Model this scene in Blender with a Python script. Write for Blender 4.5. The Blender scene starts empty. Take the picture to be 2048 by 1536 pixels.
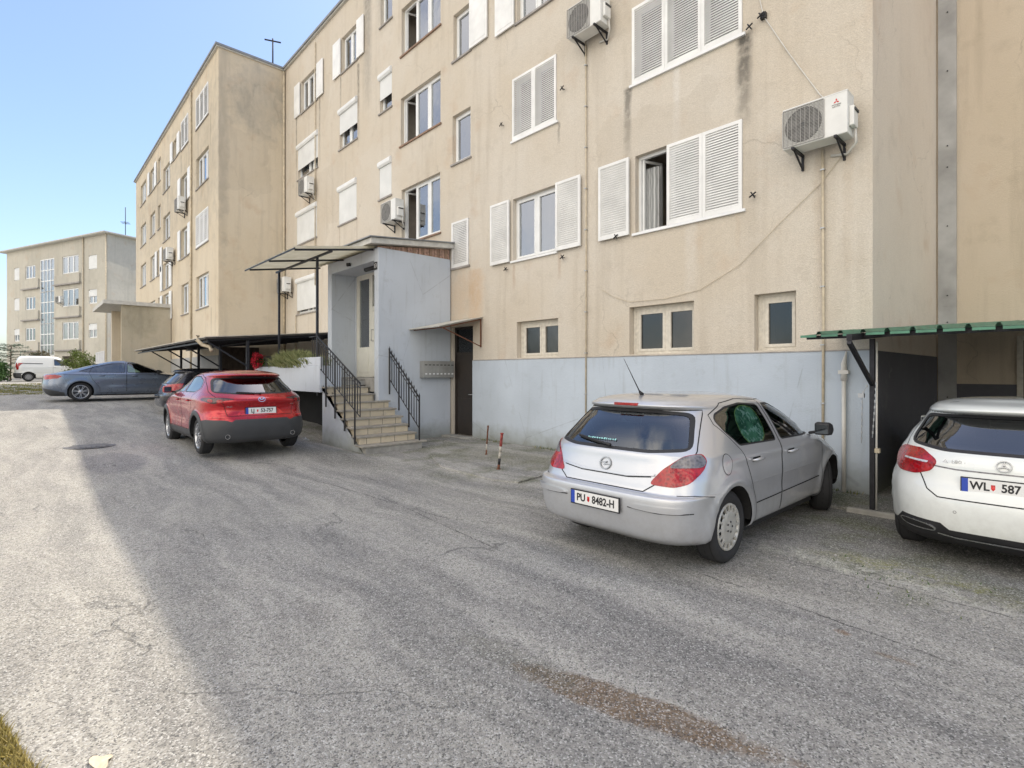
import bpy, bmesh, math, random
from mathutils import Vector, Matrix
from mathutils.bvhtree import BVHTree
from mathutils.geometry import interpolate_bezier
random.seed(7)
S = bpy.context.scene
COL = S.collection
# ------------------------------------------------------------------ camera
EYE = 1.66
FX, FY = -.7337, .6794
cam_d = bpy.data.cameras.new('camera'); cam = bpy.data.objects.new('camera', cam_d); COL.objects.link(cam)
cam_d.sensor_width = 36; cam_d.lens = 36*1060/2048; cam_d.shift_y = -23/2048
cam_d.clip_start = .05; cam_d.clip_end = 6000
cam.location = (0, 0, EYE)
cam.rotation_euler = Vector((FX, FY, 0)).to_track_quat('-Z', 'Y').to_euler()
S.camera = cam
# ------------------------------------------------------------------ sky, sun, exposure
SUN_TO = Vector((-.8, 7.5, 14.7)).normalized()
W = bpy.data.worlds.new('World'); S.world = W; W.use_nodes = True
wn = W.node_tree; wn.nodes.clear()
sk = wn.nodes.new('ShaderNodeTexSky'); sk.sky_type = 'NISHITA'; sk.sun_disc = False
sk.sun_elevation = math.asin(SUN_TO.z); sk.sun_rotation = math.atan2(SUN_TO.x, SUN_TO.y)
sk.air_density = 1.0; sk.dust_density = 1.8; sk.ozone_density = 2.2; sk.altitude = 50
bg = wn.nodes.new('ShaderNodeBackground'); bg.inputs[1].default_value = .15
wo = wn.nodes.new('ShaderNodeOutputWorld')
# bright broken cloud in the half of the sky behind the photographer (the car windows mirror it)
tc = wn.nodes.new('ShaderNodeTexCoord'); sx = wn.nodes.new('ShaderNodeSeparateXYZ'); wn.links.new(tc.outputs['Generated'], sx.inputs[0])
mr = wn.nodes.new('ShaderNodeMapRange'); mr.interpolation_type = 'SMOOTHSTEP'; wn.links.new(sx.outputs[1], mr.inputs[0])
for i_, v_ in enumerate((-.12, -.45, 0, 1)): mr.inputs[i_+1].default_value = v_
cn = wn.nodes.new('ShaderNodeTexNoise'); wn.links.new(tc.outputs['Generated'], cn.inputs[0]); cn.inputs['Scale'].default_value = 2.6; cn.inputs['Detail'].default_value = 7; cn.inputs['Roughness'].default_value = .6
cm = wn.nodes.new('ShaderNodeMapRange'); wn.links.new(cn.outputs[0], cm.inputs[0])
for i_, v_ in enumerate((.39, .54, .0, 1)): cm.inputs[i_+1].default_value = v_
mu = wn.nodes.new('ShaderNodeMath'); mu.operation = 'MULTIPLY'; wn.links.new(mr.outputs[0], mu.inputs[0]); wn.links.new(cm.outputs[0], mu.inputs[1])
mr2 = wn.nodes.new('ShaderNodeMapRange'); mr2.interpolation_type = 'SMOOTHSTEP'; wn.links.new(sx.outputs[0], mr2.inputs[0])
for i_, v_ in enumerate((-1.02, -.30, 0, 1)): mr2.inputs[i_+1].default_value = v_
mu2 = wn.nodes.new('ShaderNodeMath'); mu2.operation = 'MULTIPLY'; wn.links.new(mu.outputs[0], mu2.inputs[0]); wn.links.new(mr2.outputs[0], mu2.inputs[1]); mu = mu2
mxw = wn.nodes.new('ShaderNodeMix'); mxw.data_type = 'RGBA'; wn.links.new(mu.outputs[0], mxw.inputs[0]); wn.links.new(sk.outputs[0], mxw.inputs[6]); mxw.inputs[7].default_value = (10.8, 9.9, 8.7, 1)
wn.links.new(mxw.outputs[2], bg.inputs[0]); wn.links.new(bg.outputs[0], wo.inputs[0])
sl = bpy.data.lights.new('sun', 'SUN'); sl.energy = 2.3; sl.angle = math.radians(.5); sl.color = (1, .91, .77)
so = bpy.data.objects.new('sun', sl); COL.objects.link(so)
so.rotation_euler = SUN_TO.to_track_quat('Z', 'Y').to_euler(); so.location = (0, 30, 60)
S.view_settings.view_transform = 'Standard'; S.view_settings.look = 'None'
S.view_settings.exposure = .86; S.view_settings.gamma = 1
# ------------------------------------------------------------------ node helpers
class G:
    """small shader graph writer"""
    def __init__(s, name):
        s.m = bpy.data.materials.new(name); s.m.use_nodes = True
        s.t = s.m.node_tree; s.t.nodes.clear()
        s.out = s.n('ShaderNodeOutputMaterial')
    def n(s, k, **kw):
        x = s.t.nodes.new(k)
        for a, b in kw.items(): setattr(x, a, b)
        return x
    def put(s, sock, v):
        if v is None: return
        if isinstance(v, bpy.types.NodeSocket): s.t.links.new(v, sock)
        elif isinstance(v, (int, float)):
            if sock.type == 'RGBA': sock.default_value = (v, v, v, 1)
            elif sock.type == 'VECTOR': sock.default_value = (v, v, v)
            else: sock.default_value = v
        else:
            sock.default_value = tuple(v)+((1,) if sock.type == 'RGBA' and len(v) == 3 else ())
    def mt(s, op, a, b=None, c=None, clamp=False):
        x = s.n('ShaderNodeMath', operation=op, use_clamp=clamp)
        for i, v in enumerate((a, b, c)): s.put(x.inputs[i], v)
        return x.outputs[0]
    def pos(s):
        if not hasattr(s, '_p'):
            g = s.n('ShaderNodeNewGeometry'); s._p = g.outputs['Position']
            q = s.n('ShaderNodeSeparateXYZ'); s.t.links.new(s._p, q.inputs[0]); s.x, s.y, s.z = q.outputs
        return s._p
    def vec(s, v, scale=(1, 1, 1), loc=(0, 0, 0), rot=0):
        m = s.n('ShaderNodeMapping'); s.put(m.inputs[0], v); m.inputs[3].default_value = scale; m.inputs[1].default_value = loc
        m.inputs[2].default_value = (0, 0, rot)
        return m.outputs[0]
    def noise(s, v, scale, detail=3, rough=.55, dist=0):
        x = s.n('ShaderNodeTexNoise'); s.put(x.inputs['Vector'], v); x.inputs['Scale'].default_value = scale
        x.inputs['Detail'].default_value = detail; x.inputs['Roughness'].default_value = rough; x.inputs['Distortion'].default_value = dist
        return x.outputs[0]
    def vor(s, v, scale, feature='F1', out='Distance'):
        x = s.n('ShaderNodeTexVoronoi', feature=feature); s.put(x.inputs['Vector'], v); x.inputs['Scale'].default_value = scale
        return x.outputs[out]
    def ramp(s, f, lo, hi, a=0., b=1.):
        x = s.n('ShaderNodeMapRange'); s.put(x.inputs[0], f)
        for i, v in enumerate((lo, hi, a, b)): x.inputs[i+1].default_value = v
        return x.outputs[0]
    def mix(s, f, a, b, mode='MIX'):
        x = s.n('ShaderNodeMix', data_type='RGBA', blend_type=mode); x.clamp_factor = True
        s.put(x.inputs[0], f); s.put(x.inputs[6], a); s.put(x.inputs[7], b)
        return x.outputs[2]
    def bump(s, h, strength=.3, dist=.01, n=None):
        x = s.n('ShaderNodeBump'); s.put(x.inputs['Height'], h); x.inputs['Strength'].default_value = strength; x.inputs['Distance'].default_value = dist
        s.put(x.inputs['Normal'], n)
        return x.outputs[0]
    def bsdf(s, color, rough=.8, metal=0, normal=None, coat=0, spec=.5, coat_rough=.05, trans=0, ior=None):
        x = s.n('ShaderNodeBsdfPrincipled')
        s.put(x.inputs['Base Color'], color); s.put(x.inputs['Roughness'], rough); s.put(x.inputs['Metallic'], metal)
        s.put(x.inputs['Normal'], normal); x.inputs['Coat Weight'].default_value = coat; x.inputs['Coat Roughness'].default_value = coat_rough
        x.inputs['Specular IOR Level'].default_value = spec
        x.inputs['Transmission Weight'].default_value = trans
        if ior: x.inputs['IOR'].default_value = ior
        return x.outputs[0]
    def done(s, sh):
        s.t.links.new(sh, s.out.inputs[0]); return s.m

MC = {}
def simple(name, color, rough=.7, metal=0, var=.12, vscale=6, bump=0, bscale=80, coat=0, spec=.5):
    if name in MC: return MC[name]
    g = G(name); o = g.n('ShaderNodeTexCoord').outputs['Object']
    f = g.noise(o, vscale, 4)
    c2 = tuple(max(0, c*(1-var)) for c in color); c1 = tuple(min(1, c*(1+var)) for c in color)
    col = g.mix(g.ramp(f, .3, .7), c2, c1)
    nm = g.bump(g.noise(o, bscale, 2), bump, .01) if bump else None
    MC[name] = g.done(g.bsdf(col, g.ramp(f, .3, .7, max(0.02, rough-.06), min(1, rough+.06)), metal, nm, coat, spec))
    return MC[name]

def stucco(name, base, pale, dirt, streaks=(), soot=(), runs=.5):
    g = G(name); P = g.pos()
    big = g.noise(P, .45, 4, .6); mid = g.noise(P, 2.3, 5, .6)
    run = g.noise(g.vec(P, (2.2, 2.2, .16)), 1.5, 4, .6)
    col = g.mix(g.ramp(big, .35, .7), base, pale)
    col = g.mix(g.ramp(run, .52, .8, 0, runs), col, dirt)
    col = g.mix(g.ramp(mid, .56, .8, 0, .30), col, tuple(c*.8 for c in dirt))
    col = g.mix(g.ramp(g.noise(P, 1.1, 3), .60, .74, 0, .33), col, (.50, .33, .20))
    wob = g.mt('MULTIPLY', g.mt('SUBTRACT', g.noise(P, 5, 3), .5), .10)
    for x0, w, zt, zb, amt, c in streaks:
        ax = g.mt('ABSOLUTE', g.mt('SUBTRACT', g.mt('ADD', g.x, wob), x0))
        fx = g.ramp(ax, w*.35, w, 1, 0); fz = g.ramp(g.z, zb, zt, 0, 1)
        top = g.ramp(g.z, zt, zt+.06, 1, 0)
        f = g.mt('MULTIPLY', g.mt('MULTIPLY', fx, g.mt('POWER', fz, .6)), g.mt('MULTIPLY', top, amt))
        f = g.mt('MULTIPLY', f, g.ramp(g.noise(P, 9, 3), .3, .55, .5, 1))
        col = g.mix(f, col, c)
    for ax_, c0, r0, z0, rz, amt, c in soot:
        d1 = g.mt('DIVIDE', g.mt('SUBTRACT', g.x if ax_ == 'x' else g.y, c0), r0)
        d2 = g.mt('DIVIDE', g.mt('SUBTRACT', g.z, z0), rz)
        d = g.mt('ADD', g.mt('MULTIPLY', d1, d1), g.mt('MULTIPLY', d2, d2))
        d = g.mt('ADD', d, g.mt('MULTIPLY', g.mt('SUBTRACT', mid, .5), 2.4))
        f = g.mt('MULTIPLY', g.ramp(d, .2, 1.1, 1, 0), amt)
        f = g.mt('MULTIPLY', f, g.ramp(g.noise(g.vec(P, (3, 3, 1.2)), 2, 4), .3, .6, .55, 1))
        col = g.mix(f, col, c)
    ws = g.n('ShaderNodeVectorMath', operation='ADD'); nn = g.n('ShaderNodeTexNoise'); g.put(nn.inputs['Vector'], P); nn.inputs['Scale'].default_value = 1.3; nn.inputs['Detail'].default_value = 5
    g.put(ws.inputs[0], P); g.put(ws.inputs[1], nn.outputs[1]); ck = g.vor(ws.outputs[0], .33, 'DISTANCE_TO_EDGE')
    ckm = g.mt('MULTIPLY', g.ramp(ck, .0006, .004, .35, 0), g.ramp(g.noise(P, .5, 2), .5, .6))
    col = g.mix(ckm, col, tuple(c*.4 for c in base))
    rp = g.n('ShaderNodeTexVoronoi'); rp.distance = 'CHEBYCHEV'; g.put(rp.inputs['Vector'], g.vec(ws.outputs[0], (1, 1, 1))); rp.inputs['Scale'].default_value = .42
    rs = g.n('ShaderNodeSeparateColor'); g.put(rs.inputs[0], rp.outputs['Color']); col = g.mix(g.ramp(rs.outputs[0], .80, .82, 0, .22), col, pale); col = g.mix(g.ramp(rs.outputs[1], .84, .86, 0, .16), col, dirt)
    gr = g.noise(P, 75, 2, .7); vo = g.vor(P, 90)
    col = g.mix(g.ramp(gr, .38, .66, .26, 0), col, tuple(c*.45 for c in base))
    h = g.mt('ADD', g.mt('MULTIPLY', gr, 1.0), g.mt('MULTIPLY', vo, -.6))
    h = g.mt('ADD', h, g.mt('MULTIPLY', g.noise(P, 18, 3), .8))
    return g.done(g.bsdf(col, .93, 0, g.bump(h, .55, .012), spec=.2))

DARK = (.09, .085, .075); WHITE = (.80, .79, .76)
M_WALL = stucco('render_cream', (.61, .54, .438), (.655, .605, .525), (.42, .36, .28),
    streaks=[(-3.62, .15, 6.93, 5.45, 1.0, DARK), (-5.79, .11, 6.93, 5.5, .95, DARK), (-4.78, .09, 6.9, 5.6, .5, WHITE),
             (-4.52, .14, 4.15, 2.6, .25, WHITE), (-7.52, .05, 6.9, 6.45, .6, DARK), (-3.72, .05, 5.0, 3.2, .2, (.45, .27, .12)),
             (-2.55, .10, 4.7, 2.3, .22, (.40, .27, .14)), (-2.2, .08, 4.7, 2.9, .22, (.40, .27, .14)),
             (-16.55, .10, 12.0, 9.2, .7, DARK), (-15.9, .35, 14.4, 10.2, .75, (.2, .19, .17)), (-14.9, .5, 14.5, 12.2, .6, (.25, .23, .2)),
             (-19.7, .09, 12.1, 9.4, .6, DARK), (-22.0, .09, 12.1, 8.6, .6, DARK), (-17.9, .08, 12.1, 10.6, .5, DARK),
             (-8.9, .06, 4.1, 3.5, .5, (.35, .2, .1)), (-7.5, .06, 4.15, 3.6, .5, (.35, .2, .1)), (-10.3, .35, 4.2, 2.2, .45, (.55, .36, .20)),
             (-21.0, .5, 8.9, 8.0, .35, (.5, .3, .16)), (-18.0, .06, 6.8, 5.2, .5, (.3, .22, .15)), (-16.65, .06, 6.8, 5.0, .5, (.3, .22, .15))],
    soot=[('x', -10.9, 1.1, 3.6, .9, .28, (.62, .38, .18))])
M_WALL_LEFT = stucco('render_sand', (.64, .55, .41), (.69, .61, .48), (.40, .35, .28),
    streaks=[(-24.5, .08, 12.3, 10.2, .5, DARK), (-26.6, .08, 12.3, 10.2, .5, DARK), (-28.3, .08, 12.2, 9.6, .5, DARK),
             (-29.9, .08, 12.2, 9.6, .5, DARK), (-33.2, .2, 12.2, 9.8, .45, DARK), (-36, .3, 12.5, 9.5, .4, DARK), (-24.4, .07, 4.3, 3.2, .5, DARK)],
    soot=[('y', 7.3, 1.3, 12.9, 1.6, .55, (.25, .25, .235)), ('y', 5.9, .25, 11, 5, .5, (.3, .28, .24))])
M_WALL_SIDE = stucco('render_grey_beige', (.71, .62, .52), (.76, .68, .58), (.48, .42, .35), runs=.12)
M_WALL_BACK = stucco('render_ochre', (.62, .53, .41), (.67, .58, .47), (.36, .30, .22))
M_WALL_FAR = stucco('render_pale_weathered', (.54, .51, .43), (.60, .57, .49), (.33, .32, .28),
    soot=[('x', -60, 14, 12, 3, .3, (.25, .24, .21))])
def painted(name, base, var=.08, grime=(.22, .22, .20), ztop=.0):
    g = G(name); P = g.pos()
    a = g.noise(P, .8, 4); b = g.noise(P, 4, 5, .65)
    col = g.mix(g.ramp(a, .3, .7), tuple(c*(1-var) for c in base), tuple(min(1, c*(1+var)) for c in base))
    col = g.mix(g.ramp(b, .58, .8, 0, .3), col, grime)
    pe = g.noise(P, 1.9, 6, .7); pm = g.mt('MULTIPLY', g.ramp(pe, .655, .665), g.ramp(g.z, .1, 1.1, 1, .25)); col = g.mix(g.mt('MULTIPLY', pm, .55), col, (.44, .43, .39))
    jn = g.vor(g.vec(P, (1, 1, .7)), .45, 'DISTANCE_TO_EDGE'); col = g.mix(g.mt('MULTIPLY', g.ramp(jn, .001, .004, .3, 0), g.ramp(pe, .45, .55)), col, (.15, .16, .17))
    low = g.mt('MULTIPLY', g.ramp(g.mt('ADD', g.z, g.mt('MULTIPLY', g.mt('SUBTRACT', b, .5), .5)), .02, .46, .7, 0), 1)
    col = g.mix(low, col, (.17, .17, .12))
    col = g.mix(g.ramp(g.noise(g.vec(P, (3, 3, .3)), 3, 3), .58, .75, 0, .2), col, grime)
    gr = g.noise(P, 60, 2, .7)
    return g.done(g.bsdf(col, .9, 0, g.bump(g.mt('ADD', gr, g.noise(P, 14, 3)), .4, .008), spec=.25))
M_PLINTH = painted('paint_blue_grey', (.46, .515, .575))
M_PLINTH_DARK = painted('plinth_grey_shaded', (.12, .12, .135))  # dark plinth grey, with the shade under the canopy put into the colour
M_PORCH = painted('paint_porch_blue_grey', (.50, .54, .585), .06)
M_PLINTH_FAR = painted('plinth_grey', (.36, .36, .35))
M_WHITEPAINT = simple('paint_white', (.76, .77, .77), .55, var=.05, vscale=3)
M_SHUT = simple('shutter_white', (.74, .74, .72), .5, var=.09, vscale=2.6)
M_ROLLER = simple('roller_shutter_white', (.72, .73, .72), .55, var=.06, vscale=2)
M_FRAME = simple('window_frame_white', (.74, .75, .74), .45, var=.06, vscale=3)
M_FRAMEOLD = simple('window_frame_old', (.60, .56, .48), .7, var=.14, vscale=14, bump=.3)
M_SILL = simple('sill_grey', (.30, .28, .26), .8, var=.25, vscale=5)
M_SILLB = simple('sill_brown', (.26, .17, .12), .8, var=.25, vscale=8)
M_ROOM = simple('interior_walls', (.42, .38, .33), .9)
M_ROOF = simple('roof_sheet_grey', (.24, .25, .26), .6, .2, var=.15)
M_FASCIA = simple('fascia_pale', (.52, .51, .47), .8, var=.15)
M_METAL = simple('metal_dark', (.035, .035, .04), .5, .6, var=.3, vscale=20)
M_RAIL = simple('railing_black', (.018, .018, .02), .45, .3, var=.3, vscale=20)
M_GALV = simple('metal_galvanised', (.42, .43, .44), .45, .8, var=.15, vscale=9)
M_PIPE = simple('pipe_cream', (.50, .43, .31), .6, var=.2, vscale=8)
M_PIPEW = simple('pipe_white', (.62, .60, .55), .5, var=.08)
M_AC = simple('air_conditioner_white', (.70, .70, .67), .45, var=.07, vscale=4)
M_ACD = simple('air_conditioner_dark', (.06, .06, .06), .6)
M_GRILLE = simple('grille_grey', (.34, .33, .31), .5, var=.1)
M_RUST = simple('rusty_iron', (.16, .065, .035), .8, .2, var=.4, vscale=30, bump=.3)
M_WOODF = simple('wood_fascia', (.34, .22, .17), .85, var=.5, vscale=22)
M_DOORD = simple('door_dark_brown', (.028, .022, .018), .5, var=.3, vscale=8)
M_DOORW = simple('door_white', (.66, .65, .58), .5, var=.05)
M_CONC = simple('concrete', (.33, .32, .29), .95, var=.22, vscale=5, bump=.5, bscale=40)
M_TILE = None
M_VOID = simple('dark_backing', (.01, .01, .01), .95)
M_MAIL = simple('mailbox_steel', (.36, .36, .34), .4, .4, var=.08)
M_BRICKY = simple('brown_brick', (.13, .07, .055), .9, var=.3, vscale=10)
M_BLACK = simple('plastic_black', (.018, .018, .02), .55, var=.2)
M_WHITE = simple('plain_white', (.8, .8, .8), .5, var=.02)

def make_glass(name, tint=(.10, .12, .13), mixv=.55, rough=.02):
    g = G(name)
    tr = g.n('ShaderNodeBsdfTransparent'); tr.inputs[0].default_value = (*tint, 1)
    gl = g.n('ShaderNodeBsdfGlossy'); gl.inputs['Roughness'].default_value = rough; gl.inputs[0].default_value = (.95, .97, 1, 1)
    fr = g.n('ShaderNodeFresnel'); fr.inputs[0].default_value = 1.55
    f = g.mt('MULTIPLY_ADD', fr.outputs[0], 1.0, mixv)
    o = g.n('ShaderNodeTexCoord').outputs['Object']
    nm = g.bump(g.noise(o, 2.2, 2), .05, .05); g.t.links.new(nm, gl.inputs['Normal'])
    mx = g.n('ShaderNodeMixShader'); g.put(mx.inputs[0], g.mt('MINIMUM', f, 1.0))
    g.t.links.new(tr.outputs[0], mx.inputs[1]); g.t.links.new(gl.outputs[0], mx.inputs[2])
    return g.done(mx.outputs[0])
M_GLASS = make_glass('window_glass', (.62, .66, .66), .24)
M_GLASSB = make_glass('basement_glass', (.34, .32, .29), .02, .12)
M_CARGLASS = make_glass('car_glass', (.62, .80, .76), .09)
M_CARGLASSD = make_glass('car_glass_dark', (.22, .24, .25), .10)
gc = G('curtain'); o_ = gc.n('ShaderNodeTexCoord').outputs['Object']
wv = gc.n('ShaderNodeTexWave'); wv.wave_type = 'BANDS'; wv.bands_direction = 'X'; gc.put(wv.inputs['Vector'], o_); wv.inputs['Scale'].default_value = 4; wv.inputs['Distortion'].default_value = 3
M_CURT = gc.done(gc.bsdf(gc.mix(wv.outputs[1], (.42, .43, .43), (.70, .71, .70)), .9))

# ------------------------------------------------------------------ mesh helpers
class Fr:
    """local frame: u along a wall, d outward from it, z up"""
    def __init__(s, O, U, N): s.O = Vector(O); s.U = Vector(U).normalized(); s.N = Vector(N).normalized(); s.Z = Vector((0, 0, 1))
    def __call__(s, u, d, z): return s.O+s.U*u+s.N*d+s.Z*z
WORLD = Fr((0, 0, 0), (1, 0, 0), (0, 1, 0))
class MB:
    def __init__(s, fr=WORLD): s.v = []; s.f = []; s.m = []; s.mats = []; s.fr = fr; s.sm = []
    def mi(s, m):
        if m not in s.mats: s.mats.append(m)
        return s.mats.index(m)
    def add(s, vs, fs, m, smooth=False):
        b = len(s.v); s.v += [tuple(v) for v in vs]; k = s.mi(m)
        for f in fs: s.f.append(tuple(b+i for i in f)); s.m.append(k); s.sm.append(smooth)
    def box(s, a0, a1, b0, b1, c0, c1, m):
        P = s.fr; vs = [P(a, b, c) for c in (c0, c1) for b in (b0, b1) for a in (a0, a1)]
        s.add(vs, [(0, 2, 3, 1), (4, 5, 7, 6), (0, 1, 5, 4), (2, 6, 7, 3), (0, 4, 6, 2), (1, 3, 7, 5)], m)
    def quad(s, pts, m): s.add([s.fr(*p) for p in pts], [tuple(range(len(pts)))], m)
    def prism(s, poly, axis, t0, t1, m):
        """poly in the two other coordinates, extruded along axis 0/1/2"""
        def P(p, t):
            q = list(p); q.insert(axis, t); return s.fr(*q)
        n = len(poly); vs = [P(p, t0) for p in poly]+[P(p, t1) for p in poly]
        s.add(vs, [tuple(range(n)), tuple(range(2*n-1, n-1, -1))]+[(i, i+n, (i+1) % n+n, (i+1) % n) for i in range(n)], m)
    def tube(s, pts, r, m, n=8, world=False, cap=True):
        P = [Vector(p) if world else s.fr(*p) for p in pts]; vs = []; fs = []
        for i, p in enumerate(P):
            d = (P[min(i+1, len(P)-1)]-P[max(i-1, 0)]).normalized()
            a = d.orthogonal().normalized() if abs(d.z) > .99 else Vector((0, 0, 1)).cross(d).normalized(); b = d.cross(a)
            rr = r[i] if isinstance(r, (list, tuple)) else r
            vs += [p+(a*math.cos(t)+b*math.sin(t))*rr for t in [2*math.pi*(k+.5)/n for k in range(n)]]
        for i in range(len(P)-1):
            for k in range(n): fs.append((i*n+k, i*n+(k+1) % n, (i+1)*n+(k+1) % n, (i+1)*n+k))
        if cap: fs += [tuple(range(n-1, -1, -1)), tuple((len(P)-1)*n+k for k in range(n))]
        s.add(vs, fs, m, n > 5)
    def beam(s, p, q, w, h, m):
        """rectangular bar between two frame points"""
        P, Q = s.fr(*p), s.fr(*q); d = (Q-P).normalized()
        a = Vector((0, 0, 1)).cross(d); a = (Vector((1, 0, 0)) if a.length < .01 else a).normalized(); b = d.cross(a)
        vs = [X+a*i*w/2+b*j*h/2 for X in (P, Q) for i, j in ((-1, -1), (1, -1), (1, 1), (-1, 1))]
        s.add(vs, [(3, 2, 1, 0), (4, 5, 6, 7), (0, 1, 5, 4), (1, 2, 6, 5), (2, 3, 7, 6), (3, 0, 4, 7)], m)
    def disc(s, c, r, d, m, n=20, ring=0, th=.01):
        """disc or ring in the u-z plane, from depth d to d+th"""
        t = [2*math.pi*k/n for k in range(n)]
        vs = []
        for dd in (d, d+th):
            for rr in ((r, ring) if ring else (r,)): vs += [s.fr(c[0]+rr*math.cos(a), dd, c[1]+rr*math.sin(a)) for a in t]
        if ring: fs = [(k, (k+1) % n, n+(k+1) % n, n+k) for k in range(n)]+[(2*n+k, 3*n+k, 3*n+(k+1) % n, 2*n+(k+1) % n) for k in range(n)] + \
            [(k, 2*n+k, 2*n+(k+1) % n, (k+1) % n) for k in range(n)]+[(n+k, n+(k+1) % n, 3*n+(k+1) % n, 3*n+k) for k in range(n)]
        else: fs = [tuple(range(n)), tuple(range(2*n-1, n-1, -1))]+[(k, n+k, n+(k+1) % n, (k+1) % n) for k in range(n)]
        s.add(vs, fs, m)
    def build(s, name, parent=None, fixn=True, bevel=0):
        if not s.v: return None
        me = bpy.data.meshes.new(name); me.from_pydata(s.v, [], s.f)
        for m in s.mats: me.materials.append(m)
        me.polygons.foreach_set('material_index', s.m); me.polygons.foreach_set('use_smooth', s.sm)
        if fixn:
            bm = bmesh.new(); bm.from_mesh(me); bmesh.ops.recalc_face_normals(bm, faces=bm.faces[:]); bm.to_mesh(me); bm.free()
        me.update()
        return link(name, me, parent, bevel)
def link(name, me, parent=None, bevel=0):
    o = bpy.data.objects.new(name, me); COL.objects.link(o)
    if parent:
        o.parent = parent
        o.matrix_parent_inverse = parent_mw(parent).inverted()
    if bevel:
        b = o.modifiers.new('bevel', 'BEVEL'); b.width = bevel; b.segments = 2; b.limit_method = 'ANGLE'
    return o
def parent_mw(p):
    m = p.matrix_basis.copy()
    while p.parent:
        m = p.parent.matrix_basis @ p.matrix_parent_inverse @ m; p = p.parent
    return m
def tag(o, label=None, cat=None, group=None, kind=None):
    for k, v in (('label', label), ('category', cat), ('group', group), ('kind', kind)):
        if v: o[k] = v
    return o
def thing(name, label, cat, loc=(0, 0, 0), rz=0, group=None):
    o = bpy.data.objects.new(name, None); COL.objects.link(o); o.empty_display_size = .2
    o.location = loc; o.rotation_euler = (0, 0, rz); o.matrix_basis
    return tag(o, label, cat, group)
def text_mesh(txt, size, m, fr, u, d, z, parent, name='lettering', th=.002, align='CENTER', sx=1.0, bold=0.0):
    """letters lying in the u-z plane of a frame, reading along +u"""
    c = bpy.data.curves.new(name, 'FONT'); c.body = txt; c.size = size; c.align_x = align; c.align_y = 'CENTER'; c.extrude = th/2; c.resolution_u = 3
    c.offset = bold
    t = bpy.data.objects.new(name, c); COL.objects.link(t)
    bpy.context.view_layer.update()
    me = bpy.data.meshes.new_from_object(t.evaluated_get(bpy.context.evaluated_depsgraph_get()))
    bpy.data.objects.remove(t)
    for v in me.vertices: v.co = fr(u+v.co.x*sx, d+v.co.z, z+v.co.y)
    me.materials.clear(); me.materials.append(m)
    me.name = name
    return link(name, me, parent)
def smoothstep(a, b, x):
    t = max(0, min(1, (x-a)/(b-a))); return t*t*(3-2*t)
def gz(X, Y):
    """height of the yard: it climbs gently away from the camera"""
    ks = [(-400, 1.3), (-90, 1.12), (-50, 1.02), (-38, .82), (-26, .60), (-19, .38), (-14, .22), (-11.5, .14), (-9.5, .04), (-8, 0), (400, 0)]
    z = 0
    for (a, za), (b, zb) in zip(ks, ks[1:]):
        if a <= X <= b: z = za+(zb-za)*(X-a)/(b-a); break
    k = smoothstep(4.45, 5.2, Y)*smoothstep(-14.5, -12.5, X)
    return z*(1-k)
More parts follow.
